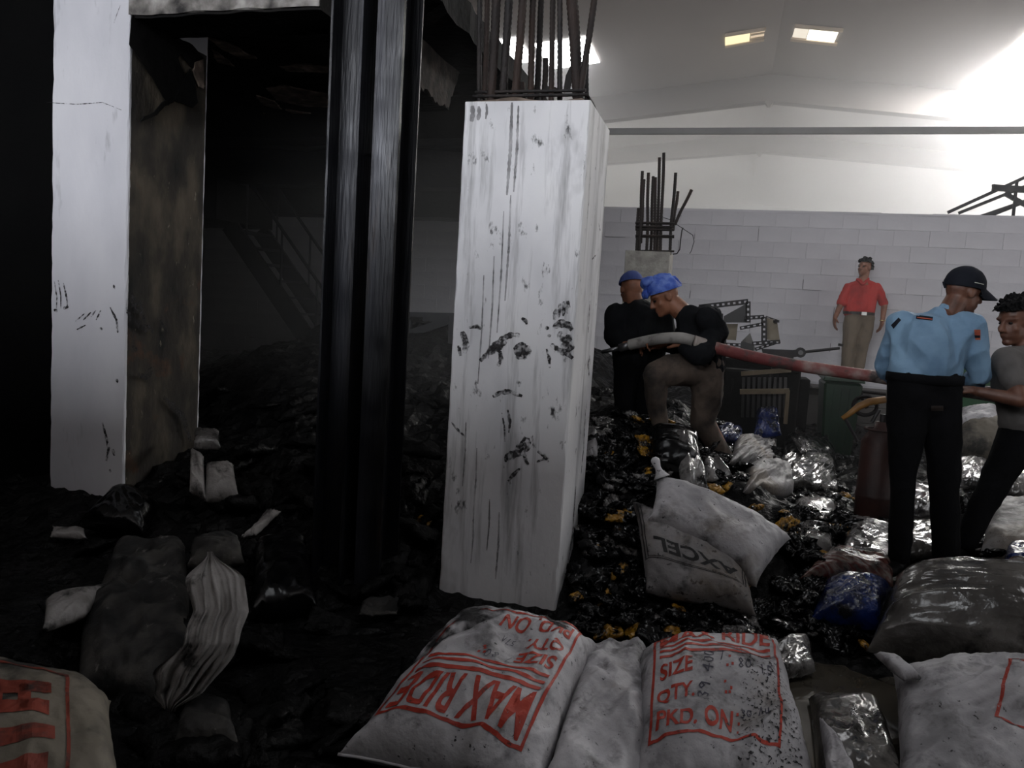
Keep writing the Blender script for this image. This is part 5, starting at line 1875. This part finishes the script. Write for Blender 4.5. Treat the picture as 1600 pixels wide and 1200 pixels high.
B.cap(G(1426, 594), .118, G(1464, 594), .118).cap(G(1428, 625), .11, G(1462, 625), .11)
B.build('trousers', 'cloth_black_trouser', gd, .0095, 3, .010, 7, 4)
for (a, dr_) in ((G(1406, 872), -RTH * .7 - FW * .4 + RTH * .1), (G(1482, 888), RTH * .85 + FW * .35)):
    shoe(gd, a, dr_, 1.05)
# cap with brim
cap_ = dome(gh, .090, .110, .104, .032, -.010, 0, lambda ph: 1.62 + .22 * (1 - math.cos(ph)) / 2, 'cap', 'cap_navy', gd, .002, 30)
c, f, u, s = gh
rows = []
for i in range(9):
    row = []
    for j in range(17):
        a = (j / 16 - .5) * 2.3
        r = .090 + .098 * (i / 8) * max(.15, math.cos(a * .62)) ** .8
        q = c + u * (.048 - .040 * (i / 8) ** 1.1 - .030 * math.sin(a) ** 2) + f * (math.cos(a) * r * 1.08 - .008) + s * math.sin(a) * .086 * (1 - .1 * i / 8)
        row.append(q)
    rows.append(row)
m = MB().grid(rows)
m.grid([[p - u * .006 for p in reversed(r)] for r in rows]).grid([rows[-1], [p - u * .006 for p in rows[-1]]])
put(m.build('brim', 'cap_navy', None, smooth=True), cap_)
m = MB()
m.tube([c + u * (.040 + .012 * math.cos(a)) * 1.0 + f * (math.cos(a + .25) * .106 - .008) + s * (math.sin(a + .25) * .088) for a in [PI * (.28 + .02 * k) for k in range(10)]], .0022, 5)
put(m.build('cap_trim', 'pale_trim', None), cap_)
m = MB()
MB().tube([G(1474, 440, -.01), G(1477, 450, -.01)], .006, 6).build('cap_strap', 'cap_navy', gd)
# badges


def badge(px0, py0, px1, py1, dd, mm, nm, parent, thick=.006, sk=0):
    q = [PD(px0, py0, dd), PD(px1, py0 + sk, dd), PD(px1, py1 + sk, dd), PD(px0, py1, dd)]
    MB().hexa([p + FW * thick for p in q], q).build(nm, mm, parent)


def on_cloth(px, py, parent, lift=.004):
    """where a ray through the picture meets the cloth of one person"""
    dg = bpy.context.evaluated_depsgraph_get()
    best = None
    d = ray(px, py)
    for o in parent.children:
        if o.type == 'MESH' and o.name.split('.')[0] in ('shirt', 'trousers'):
            mi = o.matrix_world.inverted()
            okk, loc, nn, _ = o.ray_cast(mi @ CAM, (mi.to_3x3() @ d).normalized())
            if okk:
                w = o.matrix_world @ loc
                if best is None or (w - CAM).length < (best - CAM).length:
                    best = w
    return (best - d.normalized() * lift) if best else None


bpy.context.view_layer.update()


def cloth_patch(quad, mm, nm, parent, n_=5, lift=.004):
    rows = []
    (x0, y0), (x1, y1), (x2, y2), (x3, y3) = quad
    for i in range(n_ + 1):
        row = []
        for j in range(n_ + 1):
            a, b = j / n_, i / n_
            px = (x0 * (1 - a) + x1 * a) * (1 - b) + (x3 * (1 - a) + x2 * a) * b
            py = (y0 * (1 - a) + y1 * a) * (1 - b) + (y3 * (1 - a) + y2 * a) * b
            q = on_cloth(px, py, parent, lift)
            if q is None:
                return
            row.append(q)
        rows.append(row)
    MB().grid(rows).build(nm, mm, parent)


rows_ = []
for (rr_, zz) in ((.196, .026), (.204, .022), (.204, -.022), (.196, -.026)):
    rows_.append([G(1445, 591) + RTH * (rr_ * math.cos(2 * PI * k / 36)) + FW * ((rr_ - .062) * math.sin(2 * PI * k / 36)) + UP * zz for k in range(36)])
MB().grid(rows_, closed=True).build('waistband', 'cloth_black_trouser', gd, smooth=True)
cloth_patch([(1432, 492), (1458, 495), (1457, 501), (1431, 498)], 'cap_navy', 'name_tape', gd)
cloth_patch([(1433, 495), (1457, 498), (1456.6, 499.6), (1432.6, 496.6)], 'patch_red', 'name_tape_line', gd, lift=.007)
cloth_patch([(1522, 515), (1532, 515), (1532, 531), (1524, 531)], 'patch_red', 'sleeve_badge', gd)
cloth_patch([(1522.5, 524), (1531.5, 524), (1531.5, 528), (1523.5, 528)], 'cap_navy', 'sleeve_badge_band', gd, lift=.007)
cloth_patch([(1392, 508), (1404, 496), (1408, 500), (1396, 514)], 'cap_navy', 'shoulder_strap', gd)
cloth_patch([(1455, 634), (1474, 634), (1474, 642), (1455, 642)], 'belt_dark', 'pocket_flap', gd)
MB().tube([G(1500, 600, .16) + RTH * .034 * math.cos(a * PI / 8) + UP * .034 * math.sin(a * PI / 8) + FW * .0 for a in range(17)], .005, 6, cap=False).build('watch', 'watch_gold', gd)

# ---------------------------------------------------------------- right man at the picture edge
d1 = 4.3
E_ = lambda px, py, dd=0.0: PD(px, py, d1 + dd)
rm_ = empty('person', (1.45, 4.8, .33), 'black haired person in dark grey shirt at right edge reaching for the hose', 'person')
B = Blob()
hf = (-RTH * .88 - FW * .25 - UP * .18).normalized()
rh = head(B, E_(1588, 502), hf, UP - RTH * .12, E_(1604, 548), .058, 1.1)
s1, e1_, w1_ = E_(1574, 562, -.12), E_(1594, 625, -.26), E_(1528, 612, -.16)
s2, e2_, w2_ = E_(1640, 560, .12), E_(1620, 640, .05), E_(1552, 612, .02)
B.chain([(s1, .045), (e1_, .042), (w1_, .028)]).chain([(s2, .045), (e2_, .042), (w2_, .028)])
hand(B, w1_, E_(1500, 604, -.06) - w1_, -UP + FW * .3, 1, .5)
hand(B, w2_, E_(1526, 606, .08) - w2_, -UP, -1, .5)
B.cap(E_(1612, 560), .07, E_(1612, 640), .08).chain([(E_(1596, 665), .06), (E_(1550, 760), .045), (E_(1510, 842), .036)]).chain([(E_(1640, 665), .06), (E_(1650, 770, .1), .045), (E_(1665, 860, .1), .036)]).cap(E_(1612, 640), .07, E_(1612, 665), .07)
B.build('body', 'skin_dark', rm_, .0065, 3)
face_bits(rh, rm_)
tousled(rh, .092, .112, .112, rm_, 1.1, 5)
B = Blob()
B.chain([(E_(1580, 570, -.06), .10), (E_(1582, 610, -.04), .105), (E_(1592, 655, -.02), .11)]).chain([(E_(1634, 568, .08), .10), (E_(1634, 650, .05), .11)]).cap(E_(1614, 560), .11, E_(1614, 650), .13)
B.cap(s1, .078, s1.lerp(e1_, .55), .066).cap(s2, .078, s2.lerp(e2_, .55), .066).cap(s1, .07, s2, .07).cap(E_(1610, 545), .07, E_(1612, 560), .1)
B.build('shirt', 'cloth_grey', rm_, .0095, 4, .012, 8, 3)
B = Blob()
B.chain([(E_(1598, 665), .112), (E_(1578, 710), .10), (E_(1546, 770), .078), (E_(1508, 850), .056)]).chain([(E_(1634, 665), .112), (E_(1642, 720, .05), .095), (E_(1652, 780, .1), .075), (E_(1665, 865, .1), .055)]).cap(E_(1600, 655), .11, E_(1632, 655), .11)
B.build('trousers', 'cloth_black_trouser', rm_, .0095, 3, .010, 7, 6)
shoe(rm_, E_(1508, 852), -RTH * .8 - FW * .3)
shoe(rm_, E_(1666, 868, .1), -RTH * .8 - FW * .3)

# ---------------------------------------------------------------- man in the red shirt by the wall
d2 = 9.7
R_ = lambda px, py, dd=0.0: PD(px, py, d2 + dd)
rs = empty('person', (1.56, 10.5, .82), 'person in a red shirt and khaki trousers standing by the block wall, looking left', 'person')
B = Blob()
hf = (-RTH * .80 - FW * .55 + UP * .10).normalized()
rdh = head(B, R_(1351, 418), hf, UP, R_(1348, 441), .056, .96)
sl, el, wl = R_(1326, 449), R_(1314, 475, -.02), R_(1305, 496, -.06)
sr, er, wr_ = R_(1370, 449), R_(1382, 475, .0), R_(1379, 501, -.08)
B.chain([(sl, .045), (el, .04), (wl, .028)]).chain([(sr, .045), (er, .04), (wr_, .028)])
hand(B, wl, -UP + RTH * -.05, RTH, 1, .35)
hand(B, wr_, -UP - RTH * .12, -RTH, -1, .35)
B.cap(R_(1348, 445), .07, R_(1342, 495), .08).chain([(R_(1332, 500), .06), (R_(1325, 550), .045), (R_(1320, 594), .035)]).chain([(R_(1353, 500), .06), (R_(1345, 550), .045), (R_(1339, 594), .035)]).cap(R_(1342, 490), .07, R_(1342, 500), .07)
B.build('body', 'skin_mid', rs, .008, 3)
face_bits(rdh, rs)
tousled(rdh, .080, .100, .104, rs, .96, 8, 110)
B = Blob()
B.chain([(R_(1335, 455), .085), (R_(1333, 470), .095), (R_(1331, 486), .105)]).chain([(R_(1361, 455), .085), (R_(1357, 470), .095), (R_(1353, 486), .105)]).cap(R_(1347, 452), .09, R_(1342, 484), .125)
B.cap(sl, .060, sl.lerp(el, .9), .062).cap(sr, .060, sr.lerp(er, .9), .062).cap(sl, .05, R_(1346, 441), .055).cap(sr, .05, R_(1350, 441), .055)
B.build('shirt', 'cloth_red', rs, .0095, 3, .010, 9, 2)
B = Blob()
B.chain([(R_(1332, 498), .105), (R_(1329, 515), .095), (R_(1325, 550), .075), (R_(1320, 592), .066)]).chain([(R_(1353, 498), .105), (R_(1352, 515), .095), (R_(1345, 550), .075), (R_(1338, 592), .066)]).cap(R_(1333, 495), .10, R_(1352, 495), .10)
B.build('trousers', 'cloth_khaki', rs, .0105, 3, .009, 8, 8)
m = MB()
bel = []
for k in range(25):
    a = 2 * PI * k / 24
    bel.append(R_(1342, 489.5) + RTH * (.195 * math.cos(a)) + FW * (.135 * math.sin(a)))
rows = [[p + UP * .018 for p in bel], [p - UP * .018 for p in bel]]
MB().grid(rows).build('belt', 'belt_dark', rs)
bk = R_(1342, 490) - FW * .145
MB().box((-.035, -.006, -.022), (.035, .006, .022)).build('belt_buckle', 'buckle', None, bevel=.004, origin=(0, 0, 0))
ob = bpy.data.objects['belt_buckle']
ob.location = bk
ob.rotation_euler = (0, 0, math.atan2(RTH.y, RTH.x))
put(ob, rs)
B = Blob()
B.cap(R_(1340, 437, -.03), .022, R_(1347, 444, -.08), .018).cap(R_(1356, 436, -.03), .022, R_(1349, 444, -.08), .018)
B.build('collar', 'cloth_red', rs, .008, 2)
MB().tube([wr_ + RTH * .032 * math.cos(a * PI / 8) + FW * .03 * math.sin(a * PI / 8) for a in range(17)], .007, 6, cap=False).build('watch', 'watch_gold', rs)
shoe(rs, R_(1319, 598), -RTH * .3 - FW * .9)
shoe(rs, R_(1338, 598), -RTH * .1 - FW * .9)

# ---------------------------------------------------------------- turbaned worker climbing the heap
d3 = 4.9
T_ = lambda px, py, dd=0.0: PD(px, py, d3 + dd)
tw_ = empty('person', (-.1, 5.0, .6), 'person with a bright blue turban bending over the hose, mud brown trousers, climbing the heap', 'person')
B = Blob()
hf = (-RTH * .86 - FW * .12 - UP * .50).normalized()
th = head(B, T_(1037, 463), hf, UP * .9 - RTH * .35, T_(1064, 486), .058, .98)
sa, ea, wa = T_(1104, 500, -.12), T_(1092, 556, -.22), T_(1066, 538, -.16)
sb, eb, wb2 = T_(1082, 496, .16), T_(1062, 545, .20), T_(1040, 536, .06)
B.chain([(sa, .045), (T_(1118, 520, -.10), .042), (ea, .040), (wa, .029)]).chain([(sb, .045), (eb, .042), (wb2, .029)])
hand(B, wa, T_(1054, 530, -.10) - wa, UP * -.6 + FW, 1, .6)
hand(B, wb2, -RTH - UP * .1, -FW - UP * .3, 1, .6)
B.cap(T_(1085, 500), .07, T_(1095, 560), .08).chain([(T_(1082, 570), .06), (T_(1025, 584, -.12), .05), (T_(1024, 650, -.06), .036)]).chain([(T_(1102, 575), .06), (T_(1102, 650, .05), .045), (T_(1148, 736, .12), .035)]).cap(T_(1090, 555), .07, T_(1095, 575), .07)
B.build('body', 'skin_mid', tw_, .0065, 3)
face_bits(th, tw_)
dome(th, .092, .112, .110, .030, -.012, 0, lambda ph: 1.40 + .35 * (1 - math.cos(ph)) / 2, 'turban', 'turban_blue', tw_, .016, 22)
tk = bpy.data.objects['turban']
B = Blob()
c, f, u, s = th
B.ell(c + u * .125 + f * .055, .045, .05, .04, s, f, u).ell(c + u * .10 - f * .05, .06, .06, .035, s, f, u).ell(c + u * .06 + f * .105, .04, .03, .03, s, f, u).cap(c + u * .07 - f * .10, .03, c + u * .03 - f * .125, .022)
put(B.build('turban_knot', 'turban_blue', None, .008, 2, .010, 20, 3), tk)
B = Blob()
B.chain([(T_(1076, 500, -.02), .095), (T_(1084, 535), .115), (T_(1095, 572), .118)]).chain([(T_(1104, 500), .10), (T_(1108, 535), .112), (T_(1106, 575), .11)]).cap(T_(1066, 492), .065, T_(1086, 510), .115)
B.chain([(sa, .080), (T_(1120, 520, -.10), .075), (ea, .068), (wa.lerp(ea, .30), .048)]).chain([(sb, .075), (eb, .062), (wb2.lerp(eb, .3), .048)]).cap(sa, .07, sb, .07)
B.build('jacket', 'cloth_black', tw_, .0095, 4, .018, 8, 5)
B = Blob()
B.chain([(T_(1086, 578), .115), (T_(1050, 578, -.08), .10), (T_(1024, 588, -.12), .085), (T_(1024, 615, -.10), .072), (T_(1030, 655, -.06), .062)]).chain([(T_(1102, 580), .12), (T_(1106, 615, .02), .10), (T_(1098, 660, .05), .075), (T_(1122, 700, .08), .062), (T_(1148, 735, .12), .052)]).cap(T_(1084, 570), .11, T_(1106, 570), .11)
B.build('trousers', 'cloth_mudbrown', tw_, .0095, 3, .013, 8, 7)
shoe(tw_, T_(1152, 742, .12), RTH * .6 - FW * .2 - UP * .25, 1.0)
shoe(tw_, T_(1028, 662, -.06), -RTH * .9 - FW * .2)

# ---------------------------------------------------------------- worker with his back to us
d4 = 5.25
A_ = lambda px, py, dd=0.0: PD(px, py, d4 + dd)
bk_ = empty('person', (-.62, 5.3, .85), 'person in black seen from behind, small blue cap, holding the hose nozzle', 'person')
B = Blob()
hf = (FW * .9 - RTH * .25 - UP * .25).normalized()
bh_ = head(B, A_(986, 452), hf, UP, A_(992, 478), .055, .95)
sa, ea, wa = A_(962, 490), A_(958, 528, -.04), A_(974, 538, -.12)
sb, eb, wb2 = A_(1034, 494), A_(1044, 536, .0), A_(1028, 532, -.14)
B.chain([(sa, .045), (ea, .042), (wa, .029)]).chain([(sb, .045), (eb, .042), (wb2, .029)])
hand(B, wa, RTH * .8 - FW * .2, -UP - FW * .2, -1, .6)
hand(B, wb2, -RTH * .8 - FW * .3, -UP, 1, .6)
B.cap(A_(996, 490), .07, A_(1000, 550), .08).chain([(A_(982, 565), .06), (A_(978, 610), .045), (A_(976, 655), .036)]).chain([(A_(1016, 565), .06), (A_(1014, 610), .045), (A_(1012, 655), .036)]).cap(A_(998, 550), .07, A_(998, 566), .07)
B.build('body', 'skin_mid', bk_, .0075, 3)
face_bits(bh_, bk_)
dome(bh_, .084, .104, .098, .030, -.008, 0, lambda ph: 1.45, 'cap', 'cap_blue', bk_, .003, 24)
B = Blob()
B.chain([(A_(974, 496), .10), (A_(976, 525), .11), (A_(982, 556), .11)]).chain([(A_(1022, 498), .105), (A_(1020, 525), .11), (A_(1016, 556), .11)]).cap(A_(998, 492), .12, A_(998, 552), .14)
B.cap(A_(989, 474), .062, A_(994, 492), .10).chain([(sa, .078), (ea, .064), (wa.lerp(ea, .3), .05)]).chain([(sb, .078), (eb, .064), (wb2.lerp(eb, .3), .05)]).cap(sa, .07, sb, .07)
B.build('jacket', 'cloth_black', bk_, .0095, 4, .016, 8, 9)
B = Blob()
B.chain([(A_(982, 565), .11), (A_(978, 610), .085), (A_(976, 660), .065)]).chain([(A_(1016, 565), .11), (A_(1014, 610), .085), (A_(1012, 660), .065)]).cap(A_(984, 560), .11, A_(1014, 560), .11)
B.build('trousers', 'cloth_black_trouser', bk_, .0095, 3, .011, 8, 11)
shoe(bk_, A_(976, 664), FW)
shoe(bk_, A_(1012, 664), FW)

# ---------------------------------------------------------------- the fire hose they hold
mat('hose_red', [(150, 140, 134), (120, 66, 62), (104, 48, 48)], 4.0, .6, (1, 1, 1), .3, 30, dirt=((60, 52, 50), 7.0, .56, .68, (1, 1, 1)), lo=.40, hi=.62)
mat('hose_white', [(120, 116, 112), (148, 144, 140), (164, 160, 156)], 4.0, .6, (1, 1, 1), .3, 30, dirt=((70, 66, 64), 6.0, .54, .68, (1, 1, 1)))
mat('nozzle_metal', [(90, 90, 92), (140, 140, 142)], 4, .3, metal=.8, bump=.1)
hs = empty('fire_hose', T_(1060, 535), 'long thick dirty red and white fire hose held across by the workers and the guard', 'hose')


def spline(pts, n_=10):
    out = []
    k = len(pts)
    for i in range(k - 1):
        p0, p1, p2, p3 = pts[max(0, i - 1)], pts[i], pts[i + 1], pts[min(k - 1, i + 2)]
        for j in range(n_):
            t = j / n_
            out.append(.5 * ((2 * p1) + (p2 - p0) * t + (2 * p0 - 5 * p1 + 4 * p2 - p3) * t * t + (3 * p1 - p0 - 3 * p2 + p3) * t ** 3))
    out.append(pts[-1])
    return out


hp = [PD(984, 539, 5.02), PD(1010, 533, 4.95), PD(1035, 529, 4.82), PD(1062, 528, 4.72), PD(1084, 533, 4.68), PD(1110, 541, 4.70), PD(1160, 554, 4.72), PD(1240, 570, 4.70), PD(1320, 582, 4.66), PD(1376, 590, 4.62), PD(1440, 602, 4.60), PD(1500, 610, 4.45), PD(1560, 620, 4.30), PD(1640, 640, 4.24)]
i_split = 4
MB().tube(spline(hp[:i_split + 1]), .036, 14).build('hose_end', 'hose_white', hs, smooth=True)
MB().tube(spline(hp[i_split:]), .037, 14).build('hose_line', 'hose_red', hs, smooth=True)
MB().tube([PD(986, 539, 5.02), PD(968, 544, 5.05)], .028, 12).build('coupling', 'nozzle_metal', hs, smooth=True)
MB().tube([PD(968, 544, 5.05), PD(940, 550, 5.1)], [.016, .012], 10).build('nozzle', 'nozzle_metal', hs, smooth=True)


# ================================================================== SMOKE
def haze_box(name, a, b, dens, label, col=(.86, .86, .88)):
    m = bpy.data.materials.new(name)
    m.use_nodes = True
    nt = m.node_tree
    nt.nodes.remove(nt.nodes['Principled BSDF'])
    vs = nt.nodes.new('ShaderNodeVolumeScatter')
    vs.inputs['Color'].default_value = (*col, 1)
    vs.inputs['Density'].default_value = dens
    vs.inputs['Anisotropy'].default_value = 0.35
    nt.links.new(vs.outputs[0], nt.nodes['Material Output'].inputs['Volume'])
    MATS[name] = m
    o = MB().box(a, b).build(name, m)
    return tag(o, label, kind='stuff')


haze_box('smoke_haze', (-1.88, 5.0, .02), (X1 - .05, 11.25, 7.3), HAZE_NEAR, 'thin grey smoke hanging in front of the block wall')
haze_box('smoke_pocket', (X0 + .05, 5.0, .02), (-1.9, 10.99, 3.6), HAZE_DECK, 'grey smoke trapped under the burnt mezzanine')
haze_box('smoke_bank', (X0 + .05, 11.26, .02), (X1 - .05, Y1 - .05, 7.3), HAZE_FAR, 'pale smoke bank filling the hall beyond the block wall')
